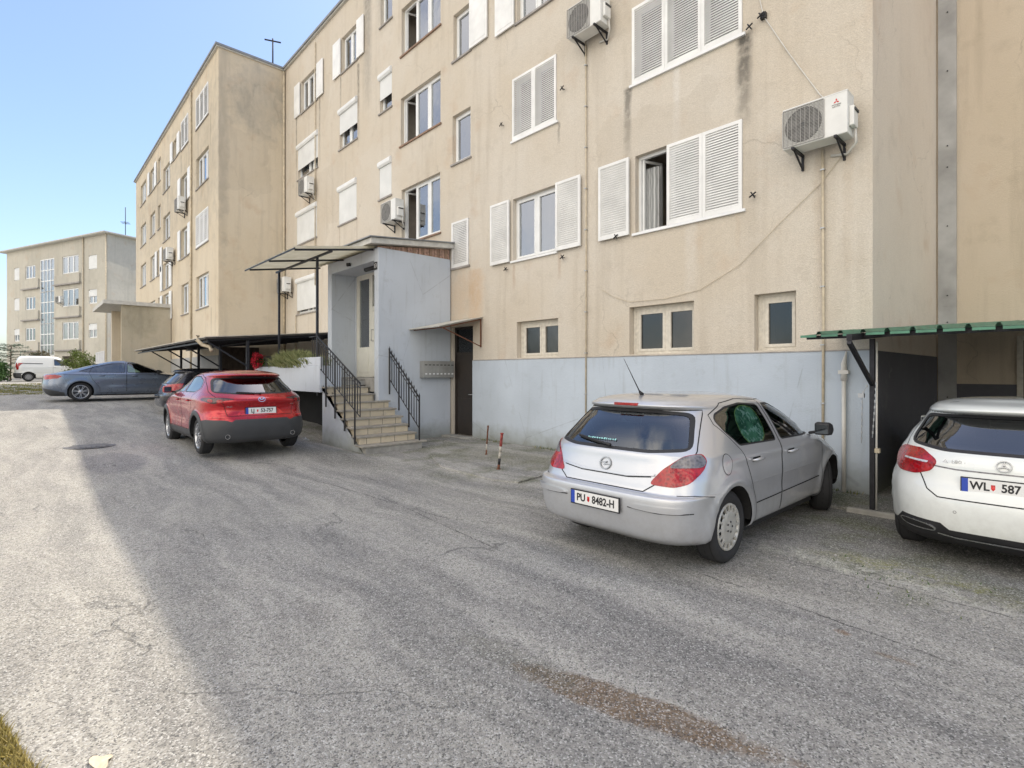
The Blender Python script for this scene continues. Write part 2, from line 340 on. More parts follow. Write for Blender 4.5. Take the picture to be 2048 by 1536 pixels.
# ------------------------------------------------------------------ ground
gxs = sorted(set([-1500, -600, -300, -160, -110]+[x*1.0 for x in range(-90, -14, 3)]+[x*.5 for x in range(-29, 31)]+[20, 40, 100, 400, 1500]))
gys = sorted(set([-1500, -400, -150, -60, -30, -15, -8]+[y*.5 for y in range(-10, 26)]+[16, 22, 40, 100, 400, 1500]))
mb = MB(); n = len(gxs)
vs = [(x, y, gz(x, y)) for y in gys for x in gxs]
def make_ground():
    g = G('asphalt_worn'); P = g.pos()
    w = g.noise(P, .35, 3); wob = g.mt('MULTIPLY', g.mt('SUBTRACT', w, .5), 1.1)
    cx = g.n('ShaderNodeCombineXYZ'); g.put(cx.inputs[0], g.x); g.put(cx.inputs[1], g.mt('ADD', g.y, wob)); g.put(cx.inputs[2], 0.)
    V = cx.outputs[0]
    st = g.noise(g.vec(V, (.16, 1.15, 1), rot=.10), 2.1, 4, .62)
    st2 = g.noise(g.vec(V, (.22, 2.2, 1), (3, 7, 0), rot=-.16), 1.6, 4, .6)
    big = g.noise(P, .5, 4, .6); mid = g.noise(P, 2.6, 5, .65)
    ds = g.mix(g.ramp(st, .40, .60), (.225, .22, .207), (.41, .395, .355))
    col = g.mix(g.ramp(st2, .5, .68, 0, .5), ds, (.175, .171, .162))
    col = g.mix(g.ramp(big, .46, .68, 0, .5), col, (.40, .385, .335))
    col = g.mix(g.ramp(mid, .55, .75, 0, .45), col, (.31, .30, .265))
    # the strip beside the parking bays and under the cars: darker, mossy, with pale broken edge
    def band(v, a0, a1, b0, b1):
        return g.mt('MULTIPLY', g.ramp(v, a0, a1), g.ramp(v, b0, b1, 1, 0))
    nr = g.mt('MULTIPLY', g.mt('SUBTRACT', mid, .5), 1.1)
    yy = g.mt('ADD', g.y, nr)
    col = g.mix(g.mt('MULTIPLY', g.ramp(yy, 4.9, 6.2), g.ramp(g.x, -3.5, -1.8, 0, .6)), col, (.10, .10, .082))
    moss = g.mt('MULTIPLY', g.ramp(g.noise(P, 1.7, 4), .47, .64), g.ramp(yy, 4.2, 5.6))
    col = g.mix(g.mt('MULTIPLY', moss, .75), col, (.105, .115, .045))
    # pale crumbling line in front of the bays
    ln = g.mt('ABSOLUTE', g.mt('SUBTRACT', g.mt('ADD', g.y, g.mt('MULTIPLY', nr, .45)), g.mt('MULTIPLY_ADD', g.x, -.08, 5.08)))
    pl = g.mt('MULTIPLY', g.ramp(ln, .03, .22, 1, 0), g.mt('MULTIPLY', g.ramp(g.x, -2.6, -1.9), g.ramp(g.noise(P, 5, 4, .7), .40, .56)))
    col = g.mix(g.mt('MULTIPLY', pl, g.ramp(g.noise(P, 22, 3, .7), .38, .55, .2, 1)), col, (.60, .59, .50))
    ln2 = g.mt('ABSOLUTE', g.mt('SUBTRACT', g.mt('ADD', g.y, g.mt('MULTIPLY', nr, .6)), g.mt('MULTIPLY_ADD', g.x, -.05, 5.35)))
    pl2 = g.mt('MULTIPLY', g.ramp(ln2, .02, .3, 1, 0), g.mt('MULTIPLY', g.ramp(g.x, -1.9, -1.2), g.ramp(g.noise(P, 3.2, 4), .42, .56)))
    col = g.mix(g.mt('MULTIPLY', pl2, g.ramp(g.noise(P, 18, 3, .7), .38, .55, .25, 1)), col, (.26, .26, .09))
    # damp brown stain
    def ell(x0, y0, a, b, rot, rag=.55):
        dx = g.mt('SUBTRACT', g.x, x0); dy = g.mt('SUBTRACT', g.y, y0); c, s_ = math.cos(rot), math.sin(rot)
        u = g.mt('DIVIDE', g.mt('ADD', g.mt('MULTIPLY', dx, c), g.mt('MULTIPLY', dy, s_)), a)
        v = g.mt('DIVIDE', g.mt('SUBTRACT', g.mt('MULTIPLY', dy, c), g.mt('MULTIPLY', dx, s_)), b)
        d = g.mt('ADD', g.mt('MULTIPLY', u, u), g.mt('MULTIPLY', v, v))
        return g.mt('ADD', d, g.mt('MULTIPLY', g.mt('SUBTRACT', g.noise(P, 6, 4, .6), .5), rag*4))
    col = g.mix(g.ramp(ell(-1.52, 2.23, .66, .12, .27), .7, 1.25, .92, 0), col, (.185, .130, .082))
    col = g.mix(g.ramp(ell(-2.25, 2.10, .5, .12, .1), .5, 1.3, .4, 0), col, (.13, .13, .10))
    col = g.mix(g.ramp(ell(-11.3, 1.15, 1.1, .5, 0, .3), .6, 1.0, .5, 0), col, (.12, .12, .14))
    # warmer tone towards the left foreground
    col = g.mix(g.ramp(g.mt('ADD', g.y, g.mt('MULTIPLY', nr, 1.4)), -.6, 1.6, .5, 0), col, (.37, .345, .295))
    # cracks
    wv = g.n('ShaderNodeVectorMath', operation='ADD'); nn = g.n('ShaderNodeTexNoise'); g.put(nn.inputs['Vector'], P); nn.inputs['Scale'].default_value = 1.7; nn.inputs['Detail'].default_value = 5
    sc = g.n('ShaderNodeVectorMath', operation='SCALE'); g.put(sc.inputs[0], nn.outputs[1]); sc.inputs[3].default_value = 1.0
    g.put(wv.inputs[0], P); g.put(wv.inputs[1], sc.outputs[0])
    cr = g.vor(g.vec(wv.outputs[0], (1, 1.5, 0)), .42, 'DISTANCE_TO_EDGE')
    crm = g.mt('MULTIPLY', g.ramp(cr, .002, .010, 1, 0), g.ramp(g.noise(P, .55, 3), .52, .62))
    col = g.mix(g.mt('MULTIPLY', crm, .5), col, (.05, .05, .05))
    for yy_, x0_, x1_, sl_ in ((4.93, -2.6, .6, -.02), (3.86, -2.5, -.4, -.12), (3.95, -8.2, -4.6, .08), (2.9, -6.5, -3.4, -.1)):
        dl = g.mt('ABSOLUTE', g.mt('SUBTRACT', g.mt('ADD', g.y, g.mt('ADD', g.mt('MULTIPLY', nr, .10), g.mt('MULTIPLY', wob, .12))), g.mt('MULTIPLY_ADD', g.x, sl_, yy_)))
        f_ = g.mt('MULTIPLY', g.mt('MULTIPLY', g.ramp(dl, .004, .013, .85, 0), band(g.x, x0_, x0_+.2, x1_-.2, x1_)), g.ramp(g.noise(P, 2.2, 3), .40, .50))
        col = g.mix(f_, col, (.05, .048, .045))
    for x_, y_, a_, b_, am, c_ in ((-9.6, 4.4, 1.3, .5, .45, (.16, .155, .13)), (-7.2, 6.9, 1.7, .7, .5, (.20, .19, .12)), (-4.2, 4.5, .5, .35, .3, (.15, .14, .13)), (-12.3, 3.3, 1.6, .8, .35, (.12, .12, .12)), (-2.8, 5.3, .9, 1.8, .3, (.12, .12, .11)), (-.3, 6.5, 1.0, 1.5, .5, (.13, .13, .12)), (-5.2, 2.2, .3, .22, .25, (.10, .10, .10)), (-3.6, 1.5, .25, .12, .3, (.12, .11, .10)), (-.75, 3.72, .12, .03, .5, (.22, .14, .07)), (-1.05, 3.85, .05, .04, .6, (.24, .13, .06))):  # stains and spots; the large ovals under the cars paint their contact shade
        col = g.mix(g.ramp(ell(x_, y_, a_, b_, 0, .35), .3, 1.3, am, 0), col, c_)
    # aggregate
    va = g.n('ShaderNodeTexVoronoi'); g.put(va.inputs['Vector'], P); va.inputs['Scale'].default_value = 125
    rnd = g.n('ShaderNodeSeparateColor'); g.put(rnd.inputs[0], va.outputs['Color'])
    fade = .72
    col = g.mix(g.ramp(rnd.outputs[0], .66, .98, 0, fade), col, (.60, .59, .56))
    col = g.mix(g.ramp(rnd.outputs[1], .60, .95, 0, fade), col, (.045, .045, .046))
    va2 = g.n('ShaderNodeTexVoronoi'); g.put(va2.inputs['Vector'], P); va2.inputs['Scale'].default_value = 36
    r2 = g.n('ShaderNodeSeparateColor'); g.put(r2.inputs[0], va2.outputs['Color'])
    col = g.mix(g.ramp(r2.outputs[0], .7, 1, 0, .22), col, (.42, .40, .36))
    col = g.mix(g.ramp(r2.outputs[1], .7, 1, 0, .28), col, (.07, .07, .07))
    h = g.mt('ADD', g.mt('MULTIPLY', va.outputs['Distance'], -.8), g.mt('MULTIPLY', g.noise(P, 40, 3, .7), 1.2))
    h = g.mt('ADD', h, g.mt('MULTIPLY', crm, -2.0))
    h = g.mt('ADD', h, g.mt('MULTIPLY', mid, 1.2))
    return g.done(g.bsdf(col, .9, 0, g.bump(h, .75, .009), spec=.3))
M_ASPH = make_ground()
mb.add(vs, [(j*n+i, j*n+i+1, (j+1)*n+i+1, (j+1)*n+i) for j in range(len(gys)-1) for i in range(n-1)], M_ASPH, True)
tag(mb.build('ground', fixn=False), kind='structure')

# ------------------------------------------------------------------ walls and windows
def wall_mesh(fr, u0, u1, z0, z1, holes, mat, reveal=.17, room=1.3, thick_ends=True):
    m = MB(fr)
    us = sorted({u0, u1, *[h[0] for h in holes], *[h[1] for h in holes]}); zs = sorted({z0, z1, *[h[2] for h in holes], *[h[3] for h in holes]})
    us = [u for u in us if u0 <= u <= u1]; zs = [z for z in zs if z0 <= z <= z1]
    for a, b in zip(us, us[1:]):
        run = None
        for c, d in zip(zs, zs[1:]):
            cu, cz = (a+b)/2, (c+d)/2
            if any(h[0] < cu < h[1] and h[2] < cz < h[3] for h in holes):
                if run: m.quad([(a, 0, run[0]), (b, 0, run[0]), (b, 0, run[1]), (a, 0, run[1])], mat); run = None
            else: run = (run[0], d) if run else (c, d)
        if run: m.quad([(a, 0, run[0]), (b, 0, run[0]), (b, 0, run[1]), (a, 0, run[1])], mat)
    for h in holes:
        a, b, c, d = h[:4]; r = -reveal
        for q in ([(a, 0, c), (a, r, c), (a, r, d), (a, 0, d)], [(b, 0, c), (b, 0, d), (b, r, d), (b, r, c)],
                  [(a, 0, d), (a, r, d), (b, r, d), (b, 0, d)], [(a, 0, c), (b, 0, c), (b, r, c), (a, r, c)]): m.quad(q, mat)
        R = -reveal-room; e = .25
        for q in ([(a-e, r, c-e), (a-e, R, c-e), (a-e, R, d+e), (a-e, r, d+e)], [(b+e, r, c-e), (b+e, r, d+e), (b+e, R, d+e), (b+e, R, c-e)],
                  [(a-e, r, d+e), (a-e, R, d+e), (b+e, R, d+e), (b+e, r, d+e)], [(a-e, r, c-e), (b+e, r, c-e), (b+e, R, c-e), (a-e, R, c-e)],
                  [(a-e, R, c-e), (b+e, R, c-e), (b+e, R, d+e), (a-e, R, d+e)]): m.quad(q, M_ROOM)
        # ring that closes the gap between room and reveal
        for q in ([(a-e, r, c-e), (b+e, r, c-e), (b+e, r, c), (a-e, r, c)], [(a-e, r, d), (b+e, r, d), (b+e, r, d+e), (a-e, r, d+e)],
                  [(a-e, r, c), (a, r, c), (a, r, d), (a-e, r, d)], [(b, r, c), (b+e, r, c), (b+e, r, d), (b, r, d)]): m.quad(q, M_ROOM)
    return m
def louvre(fr, u0, u1, z0, z1, d, slats=30, mat=None, back=False):
    """one louvred shutter leaf, its outer face at depth d"""
    mat = mat or M_SHUT; m = MB(fr); t = .035; b = .055; hgt = z1-z0
    m.box(u0, u0+b, d-t, d, z0, z1, mat); m.box(u1-b, u1, d-t, d, z0, z1, mat)
    m.box(u0+b, u1-b, d-t, d, z0, z0+b*1.3, mat); m.box(u0+b, u1-b, d-t, d, z1-b, z1, mat)
    a0, a1 = z0+b*1.3, z1-b; st = (a1-a0)/slats
    for i in range(slats):
        z = a0+st*i; s_ = -1 if back else 1
        y0, y1 = (d-t+.004, d-.006) if not back else (d-.006, d-t+.004)
        m.prism([(y0, z+st*.98), (y1, z+st*.08), (y1, z+st*.08+.008), (y0, z+st*.98+.008)], 0, u0+b-.002, u1-b+.002, mat)
    return m
def add_window(wallobj, fr, h, splits=(), reveal=.17, frame=None, style='plain', sill=True, roll=0, curtain=False, shut=None, sash=True, open_leaf=None, nslats=30, sillmat=None, name='window', pane=None, box=True, white_reveal=False):
    """h = (u0, u1, z0, z1); splits = inner mullions as fractions; shut = [(u0, u1, state)]"""
    a, b, c, d = h; F_ = frame or M_FRAME; r = -reveal+.06; fw = .055
    m = MB(fr)
    m.box(a, a+fw, r-.06, r, c, d, F_); m.box(b-fw, b, r-.06, r, c, d, F_)
    m.box(a+fw, b-fw, r-.06, r, c, c+fw, F_); m.box(a+fw, b-fw, r-.06, r, d-fw, d, F_)
    edges = [a]+[a+(b-a)*s_ for s_ in splits]+[b]
    for e in edges[1:-1]: m.box(e-.035, e+.035, r-.06, r+.004, c+fw, d-fw, F_)
    panes = []
    for i, (p, q) in enumerate(zip(edges, edges[1:])):
        p += fw if i == 0 else .035; q -= fw if i == len(edges)-2 else .035
        k = .045 if sash else 0
        if open_leaf == i:
            for z_ in (c+fw, d-fw-.045): m.beam((p+.03, r-.05, z_+.022), (p+.16, r-.42, z_+.022), .04, .045, F_)
            m.beam((p+.03, r-.05, c+fw), (p+.03, r-.05, d-fw), .04, .045, F_); m.beam((p+.16, r-.42, c+fw), (p+.16, r-.42, d-fw), .04, .045, F_)
            continue
        if sash:
            m.box(p, p+k, r-.045, r+.012, c+fw, d-fw, F_); m.box(q-k, q, r-.045, r+.012, c+fw, d-fw, F_)
            m.box(p+k, q-k, r-.045, r+.012, c+fw, c+fw+k, F_); m.box(p+k, q-k, r-.045, r+.012, d-fw-k, d-fw, F_)
        panes.append((p+k, q-k, c+fw+k, d-fw-k))
    w = m.build(name, wallobj)
    g = MB(fr)
    for p in panes: g.box(p[0]-.004, p[1]+.004, r-.03, r-.022, p[2]-.004, p[3]+.004, pane or M_GLASS)
    g.build('pane', w)
    if sill:
        s_ = MB(fr); s_.box(a-.05, b+.05, -reveal, .045, c-.045, c-.002, sillmat or M_SILL); s_.build('sill', w)
    if curtain:
        cm = MB(fr); u0, u1, cz = curtain if isinstance(curtain, tuple) else (a, b, d)
        n_ = 26; pts = [(u0+(u1-u0)*i/n_, r-.16+.025*math.sin(i*1.9)) for i in range(n_+1)]
        for (x0, y0), (x1, y1) in zip(pts, pts[1:]): cm.quad([(x0, y0, c+.02), (x1, y1, c+.02), (x1, y1, cz), (x0, y0, cz)], M_CURT)
        cm.build('curtain', w)
    if roll:
        x = MB(fr); zb = d-(d-c)*roll
        if box: x.prism([(-.12, d+.02), (.05, d+.02), (.085, d-.03), (.085, d-.12), (.05, d-.17), (-.12, d-.17)], 0, a-.01, b+.01, M_ROLLER)
        k = max(3, int((d-.12-zb)/.05)); st = (d-.12-zb)/k
        for i in range(k): x.prism([(-.012, zb+st*i), (-.002, zb+st*(i+.2)), (0.0, zb+st*(i+.8)), (-.012, zb+st*(i+1)), (-.022, zb+st*(i+.5))], 0, a+.01, b-.01, M_ROLLER)
        x.build('roller_shutter', w)
    for sh in (shut or []):
        u0, u1, state = sh
        if state == 'closed': louvre(fr, u0, u1, c+.005, d-.01, .03, nslats).build('shutter', w)
        elif state == 'open':
            lv = louvre(fr, u0, u1, c-.01, d, .075, nslats, back=True); lv.box(u0+.05, u1-.05, .045, .052, c+.06, d-.05, M_SHUT); lv.build('shutter', w)
        elif state == 'plain': mm = MB(fr); mm.box(u0, u1, .03, .065, c-.01, d, M_SHUT); mm.box(u0+.06, u1-.06, .065, .07, c+.07, d-.08, M_SHUT); mm.build('shutter', w)
        elif state == 'half':   # standing straight out from the wall
            mm = MB(fr); mm.box(u0-.02, u0+.02, .02, .02+(u1-u0), c, d, M_SHUT); mm.build('shutter', w)
    return w

# ---- the near block
XC, XL, YF, ZT = -1.91, -23.29, 8.30, 14.55
blk = thing('apartment_building', 'long beige apartment block with grey-blue base and white shutters, behind the silver hatchback', 'apartment block', (-12.5, YF, 0))
FA = Fr((0, YF, 0), (1, 0, 0), (0, -1, 0))
# rows of window heads and sills
H1, H2, H3, H4 = (4.22, 5.64), (6.97, 8.39), (9.62, 11.0), (12.22, 13.66)
W_ = {}
W_['a2'] = (-5.68, -3.64, *H2); W_['a1'] = (-5.62, -3.64, *H1); W_['a3'] = (-5.68, -3.64, *H3); W_['a4'] = (-5.68, -3.64, *H4)
W_['b1'] = (-8.93, -7.58, *H1); W_['b2'] = (-8.93, -7.57, *H2); W_['b3'] = (-8.80, -7.62, *H3); W_['b4'] = (-8.85, -7.6, *H4)
W_['c1'] = (-11.28, -10.56, 4.38, 5.58); W_['c2'] = (-11.26, -10.5, 7.1, 8.37); W_['c3'] = (-11.22, -10.5, 9.78, 11.0); W_['c4'] = (-11.22, -10.5, 12.4, 13.6)
W_['d1'] = (-13.80, -11.82, 5.45, 7.08); W_['d2'] = (-13.84, -11.80, 8.39, 9.81); W_['d3'] = (-13.80, -11.80, 11.05, 12.45); W_['d4'] = (-13.8, -11.8, 13.2, 13.9)
W_['e1'] = (-15.12, -14.38, 7.10, 8.25); W_['e2'] = (-15.10, -14.36, 9.80, 11.0); W_['e3'] = (-15.05, -14.34, 12.5, 13.6)
W_['f0'] = (-18.0, -16.7, 4.05, 5.48); W_['f1'] = (-18.03, -16.68, 6.88, 8.22); W_['f2'] = (-17.98, -16.62, 9.55, 10.95); W_['f3'] = (-17.8, -16.6, 12.2, 13.45)
W_['g0'] = (-21.95, -20.0, 4.03, 5.46); W_['g1'] = (-21.95, -19.95, 6.85, 8.18); W_['g2'] = (-21.85, -19.85, 9.50, 10.9); W_['g3'] = (-21.5, -19.9, 12.1, 13.4)
W_['k1'] = (-8.80, -7.53, 1.995, 2.81); W_['k2'] = (-5.75, -4.46, 1.995, 2.87); W_['k3'] = (-3.46, -2.86, 1.995, 2.86)
DOOR = (-11.24, -10.40, 0.05, 2.84)
holes = list(W_.values())+[DOOR]
wm = wall_mesh(FA, XL, XC, -.4, ZT, holes, M_WALL)
# side wall going back to the recess, back wall, far side
wm.fr = WORLD
wm.quad([(XC, YF, -.4), (XC, 12.76, -.4), (XC, 12.76, ZT), (XC, YF, ZT)], M_WALL_SIDE)
wm.quad([(XL, 20.5, -.4), (XC, 20.5, -.4), (XC, 20.5, ZT), (XL, 20.5, ZT)], M_WALL)
wm.quad([(XL, YF, -.4), (XL, 20.5, -.4), (XL, 20.5, ZT), (XL, YF, ZT)], M_WALL)
wm.quad([(XC, 12.76, -.4), (XC, 20.5, -.4), (XC, 20.5, ZT), (XC, 12.76, ZT)], M_WALL)
wl = wm.build('wall', blk, fixn=False)
rf = MB(); rf.box(XL-.02, XC+.06, YF-.08, 20.8, ZT, ZT+.05, M_FASCIA); rf.box(XL-.02, XC+.1, YF-.13, 20.84, ZT+.05, ZT+.13, M_ROOF)
rf.build('roof', blk)
pm = MB()
for x0, x1 in ((-10.40, XC+.02),): pm.box(x0, x1, YF-.02, YF+.01, -.3, 1.955, M_PLINTH)
pm.box(XC-.01, XC+.02, YF+.01, 12.7, -.3, 1.955, M_PLINTH_DARK)
pm.box(-10.40, XC+.028, YF-.028, YF-.0, 1.955, 1.972, M_SILL); pm.box(XL+.02, -14.2, YF-.02, YF+.01, -.3, 1.6, M_PLINTH_DARK)
pm.build('plinth', blk)
A = lambda k, **kw: add_window(blk, FA, W_[k], **kw)
def thirds(k, n=3):
    a, b = W_[k][:2]; return [(a+(b-a)*i/n+.002, a+(b-a)*(i+1)/n-.002, 'closed') for i in range(n)]
A('a2', splits=(1/3, 2/3), shut=thirds('a2'), sillmat=M_WHITEPAINT); A('a3', splits=(1/3, 2/3), shut=thirds('a3'), sillmat=M_WHITEPAINT, nslats=14)
A('a1', splits=(1/3, 2/3), shut=[(-6.42, -5.72, 'open')]+thirds('a1')[1:], sillmat=M_WHITEPAINT, curtain=(-5.56, -5.30, 5.45), open_leaf=0)
A('b2', splits=(.5,), shut=thirds('b2', 2), sillmat=M_WHITEPAINT)
A('b1', splits=(.5,), shut=[(-9.66, -9.0, 'open'), (-7.55, -6.88, 'open')], sillmat=M_WHITEPAINT, curtain=(-8.9, -7.6, 5.2))
A('b3', splits=(.5,), shut=[(-9.5, -8.85, 'plain'), (-7.58, -6.93, 'plain')])
A('c1', shut=[(-11.27, -10.57, 'closed')], nslats=24); A('c2', curtain=(-11.2, -10.6, 8.0)); A('c3', shut=[(-10.48, -9.8, 'plain')])
for k in ('d1', 'd2', 'd3'): A(k, splits=(.34, .67), sillmat=M_SILLB, open_leaf=0, curtain=(-12.4, -11.85, W_[k][3]-.1) if k != 'd3' else False)
for k in ('a4', 'b4', 'c4', 'd4'): A(k, splits=(.5,))
A('e1', roll=.97); A('e2', roll=.66, sillmat=M_SILL); A('e3', roll=0, curtain=(-15, -14.4, 13.5))
A('f0', splits=(.5,), roll=.6); A('f1', splits=(.5,), roll=.98); A('f2', splits=(.5,), roll=.62); A('f3', splits=(.5,), shut=[(-18.42, -17.82, 'plain'), (-16.58, -16.1, 'plain')])
A('g0', splits=(.5, .72), roll=.9); A('g1', splits=(.5,), roll=.97); A('g2', splits=(.5, .7), roll=.72); A('g3', splits=(.33, .66), shut=[(-22.1, -21.54, 'plain'), (-19.86, -19.3, 'plain')])
for k, sp in (('k1', (.52,)), ('k2', (.52,)), ('k3', ())):
    h = W_[k]; add_window(blk, FA, (h[0]+.06, h[1], h[2], h[3]-.04), splits=sp, reveal=.2, frame=M_FRAMEOLD, sill=False, pane=M_GLASSB, name='window')
    x = MB(FA); x.box(h[0]+.005, h[0]+.06, -.2, -.13, h[2], h[3], M_FRAMEOLD); x.box(h[0]+.06, h[1], -.2, -.13, h[3]-.04, h[3]-.002, M_FRAMEOLD); x.build('window_surround', blk)
# little iron shutter catches
hk = MB(FA)
for x, z in ((-7.35, 7.55), (-9.25, 7.45), (-3.45, 4.38), (-3.33, 7.07), (-3.5, 6.98), (-7.35, 4.05), (-6.0, 4.22), (-9.1, 4.05)):
    hk.tube([(x, .0, z), (x, .09, z)], .008, M_RAIL, 5); hk.tube([(x-.05, .09, z-.03), (x+.05, .09, z+.03)], .012, M_RAIL, 5); hk.tube([(x-.03, .08, z+.05), (x+.03, .08, z-.05)], .01, M_RAIL, 5)
hk.build('shutter_catches', blk)
# basement door
dm = MB(FA); a, b, c, d = DOOR
dm.box(a+.005, a+.06, -.14, -.06, c, d-.005, M_DOORD); dm.box(b-.06, b-.005, -.14, -.06, c, d-.005, M_DOORD); dm.box(a+.06, b-.06, -.14, -.06, d-.065, d-.005, M_DOORD)
dm.box(a+.06, b-.06, -.13, -.07, 2.12, 2.18, M_DOORD); dm.box(a+.06, b-.06, -.12, -.085, c+.01, 2.12, M_DOORD)
dm.box(a+.12, b-.12, -.085, -.07, c+.12, 1.0, M_DOORD); dm.box(a+.12, b-.12, -.085, -.07, 1.1, 2.0, M_DOORD)
dd = dm.build('door', blk); gm = MB(FA); gm.box(a+.06, b-.06, -.11, -.10, 2.18, d-.065, M_GLASSB); gm.build('pane', dd)
gm = MB(FA); gm.tube([(b-.12, -.085, 1.1), (b-.12, -.03, 1.1)], .012, M_GALV); gm.tube([(b-.12, -.035, 1.1), (b-.23, -.035, 1.1)], .011, M_GALV); gm.build('handle', dd)
st = MB(FA); st.box(a-.25, b+.25, -.06, .32, -.3, .05, M_CONC); st.build('threshold', blk)
# lone conduits on the facade
for x, z0, z1, r in ((-6.76, -.05, 8.35, .016), (-2.5, -.05, 4.8, .018)):
    t = MB(FA); t.tube([(x, .035, z0), (x+.01, .035, (z0+z1)/2), (x, .035, z1)], r, M_PIPE)
    z = .4
    while z < z1: t.box(x-.025, x+.025, .0, .06, z, z+.018, M_GALV); z += .82
    tag(t.build('cable_conduit'), 'thin cream cable pipe ' + ('between the two shuttered first-floor windows' if x < -5 else 'below the air conditioner with three red diamonds'), 'cable pipe', 'cable pipes clipped to the facade')
t = MB(FA); t.tube([(-2.23, .06, .0), (-2.23, .06, 1.55)], .028, M_PIPEW); t.tube([(-2.23, .06, 1.55), (-2.23, .06, 1.78), (-2.2, .06, 1.95)], [.04, .035, .012], M_PIPEW); t.box(-2.29, -2.17, .0, .1, 1.64, 1.69, M_PIPEW)
tag(t.build('standpipe'), 'short pale standpipe on the blue-grey base near the building corner', 'pipe')
for i, (pts, lb) in enumerate(((((-3.5, 8.2), (-3.37, 7.36), (-3.31, 7.07), (-2.95, 6.35), (-2.54, 5.59), (-2.42, 5.42)), 'thin white cable slanting down from above to the top of the air conditioner'),
                     (((-2.2, 4.78), (-2.28, 4.62), (-2.54, 4.32), (-3.08, 3.88), (-3.68, 3.35), (-4.35, 3.03), (-5.01, 2.95), (-5.74, 2.97), (-6.1, 3.1), (-6.37, 3.27)), 'pale loose cable sagging across the wall above the basement windows'))):
    t = MB(FA); t.tube([(x, .02, z) for x, z in pts], .0045 if i else .007, M_PIPE if i else M_PIPEW, 5)
    if i == 0: t.box(-3.35, -3.27, 0, .06, 7.03, 7.12, M_RAIL)
    tag(t.build('cable'), lb, 'cable')
t = MB(FA); t.tube([(-20.0, .05, 5.0), (-20.0, .05, 14.3)], .02, M_PIPE); t.tube([(-21.95, .05, 1.0), (-21.95, .05, 4.0)], .02, M_PIPE)
tag(t.build('drain_pipe'), 'thin pipe running down the block beside the outer column of roller blinds', 'pipe')
t = MB(); t.tube([(XL+.07, YF-.07, .3), (XL+.07, YF-.07, ZT-.05)], .05, M_PIPE)
tag(t.build('downpipe'), 'brown rainwater downpipe in the inner corner between the two blocks', 'downpipe')

# ---- recessed block at the right with metal joint cover
YR = 12.76
rb = thing('apartment_building', 'ochre rendered block set back behind the white car and the green canopy', 'apartment block', (4, YR, 0))
FR = Fr((0, YR, 0), (1, 0, 0), (0, -1, 0)); RH = (-.80, .15, .1, 2.3)
m = wall_mesh(FR, XC, 14, -.3, ZT+8.6, [RH, (3.2, 5.2, 4.22, 5.64), (3.2, 5.2, 6.97, 8.39)], M_WALL_BACK); m.build('wall', rb, fixn=False)  # wall raised beyond view so that its shadow covers the yard
m = MB(); m.box(XC+.05, -.80, YR-.02, YR+.01, -.3, 1.45, M_PLINTH_DARK); m.box(.15, 14, YR-.02, YR+.01, -.3, 1.45, M_PLINTH_DARK); m.build('plinth', rb)
m = MB(); m.box(XC-.1, 14, YR-.15, 22, ZT+8.6, ZT+8.75, M_ROOF); m.box(XC, 14, 21.8, 21.95, -.3, ZT+8.6, M_WALL_BACK); m.box(-3.6, XC+.1, 12.95, 21.8, ZT-.3, ZT+8.6, M_WALL_BACK); m.build('roof', rb)  # last box is an added, unseen sun blocker above the near roof
m = MB(FR); m.box(-.80, -.72, -.1, .03, .1, 2.3, M_FRAMEOLD); m.box(.07, .15, -.1, .03, .1, 2.3, M_FRAMEOLD); m.box(-.72, .07, -.1, .03, 2.22, 2.3, M_FRAMEOLD); m.box(-.72, .07, -.09, -.05, .1, 2.22, M_DOORD); m.build('door', rb)
M_JOINT = simple('zinc_sheet', (.36, .36, .355), .6, .15, var=.3, vscale=1.6, bump=.1, bscale=8)
m = MB()
for z0, z1 in ((-.2, 2.9), (2.9, 5.7), (5.7, 8.6), (8.6, 12), (12, ZT)): m.box(XC+.03, XC+.30, YR-.045-(.004 if z0 in (2.9, 8.6) else 0), YR-.012, z0, z1+.02, M_JOINT)
for z in (1.2, 2.6, 3.1, 4.4, 5.5, 5.9, 7.3, 8.4): m.tube([(XC+.17, YR-.06, z), (XC+.17, YR-.04, z)], .012, M_RAIL, 6)
tag(m.build('joint_cover'), 'tall grey zinc strip covering the joint between the near block and the recessed wall', 'metal strip')

# ---- the stepped-forward block at the left
YL, XE = 5.73, -43.84
lb_ = thing('apartment_building', 'sand-coloured block stepping forward, with a soot stain high on its windowless end wall', 'apartment block', (-33, YL, .6))
FL = Fr((0, YL, 0), (1, 0, 0), (0, -1, 0)); LW = []
rows = [(4.45, 5.9), (7.17, 8.6), (9.78, 11.15), (12.45, 13.8)]
cols = [(-26.9, -24.8, 3), (-29.9, -28.4, 2), (-34.4, -32.6, 2), (-38.4, -36.8, 2), (-41.9, -39.9, 3), (-35.95, -35.15, 1)]
for ci, (a, b, k) in enumerate(cols):
    for ri, (c, d) in enumerate(rows):
        dz = -1.0 if ci == 2 and ri else 0
        LW.append(((a, b, c+dz, d+dz), k, ci, ri))
LW.append(((-31.7, -30.7, 12.5, 13.5), 1, 6, 3))
m = wall_mesh(FL, XE, XL, 0, ZT, [h[0] for h in LW], M_WALL_LEFT, room=.9); m.fr = WORLD
m.quad([(XL, YL, 0), (XL, YF+.01, 0), (XL, YF+.01, ZT), (XL, YL, ZT)], M_WALL_LEFT)
m.quad([(XE, YL, 0), (XE, 18, 0), (XE, 18, ZT), (XE, YL, ZT)], M_WALL_LEFT); m.quad([(XE, 18, 0), (XL, 18, 0), (XL, 18, ZT), (XE, 18, ZT)], M_WALL_LEFT)
m.build('wall', lb_, fixn=False)
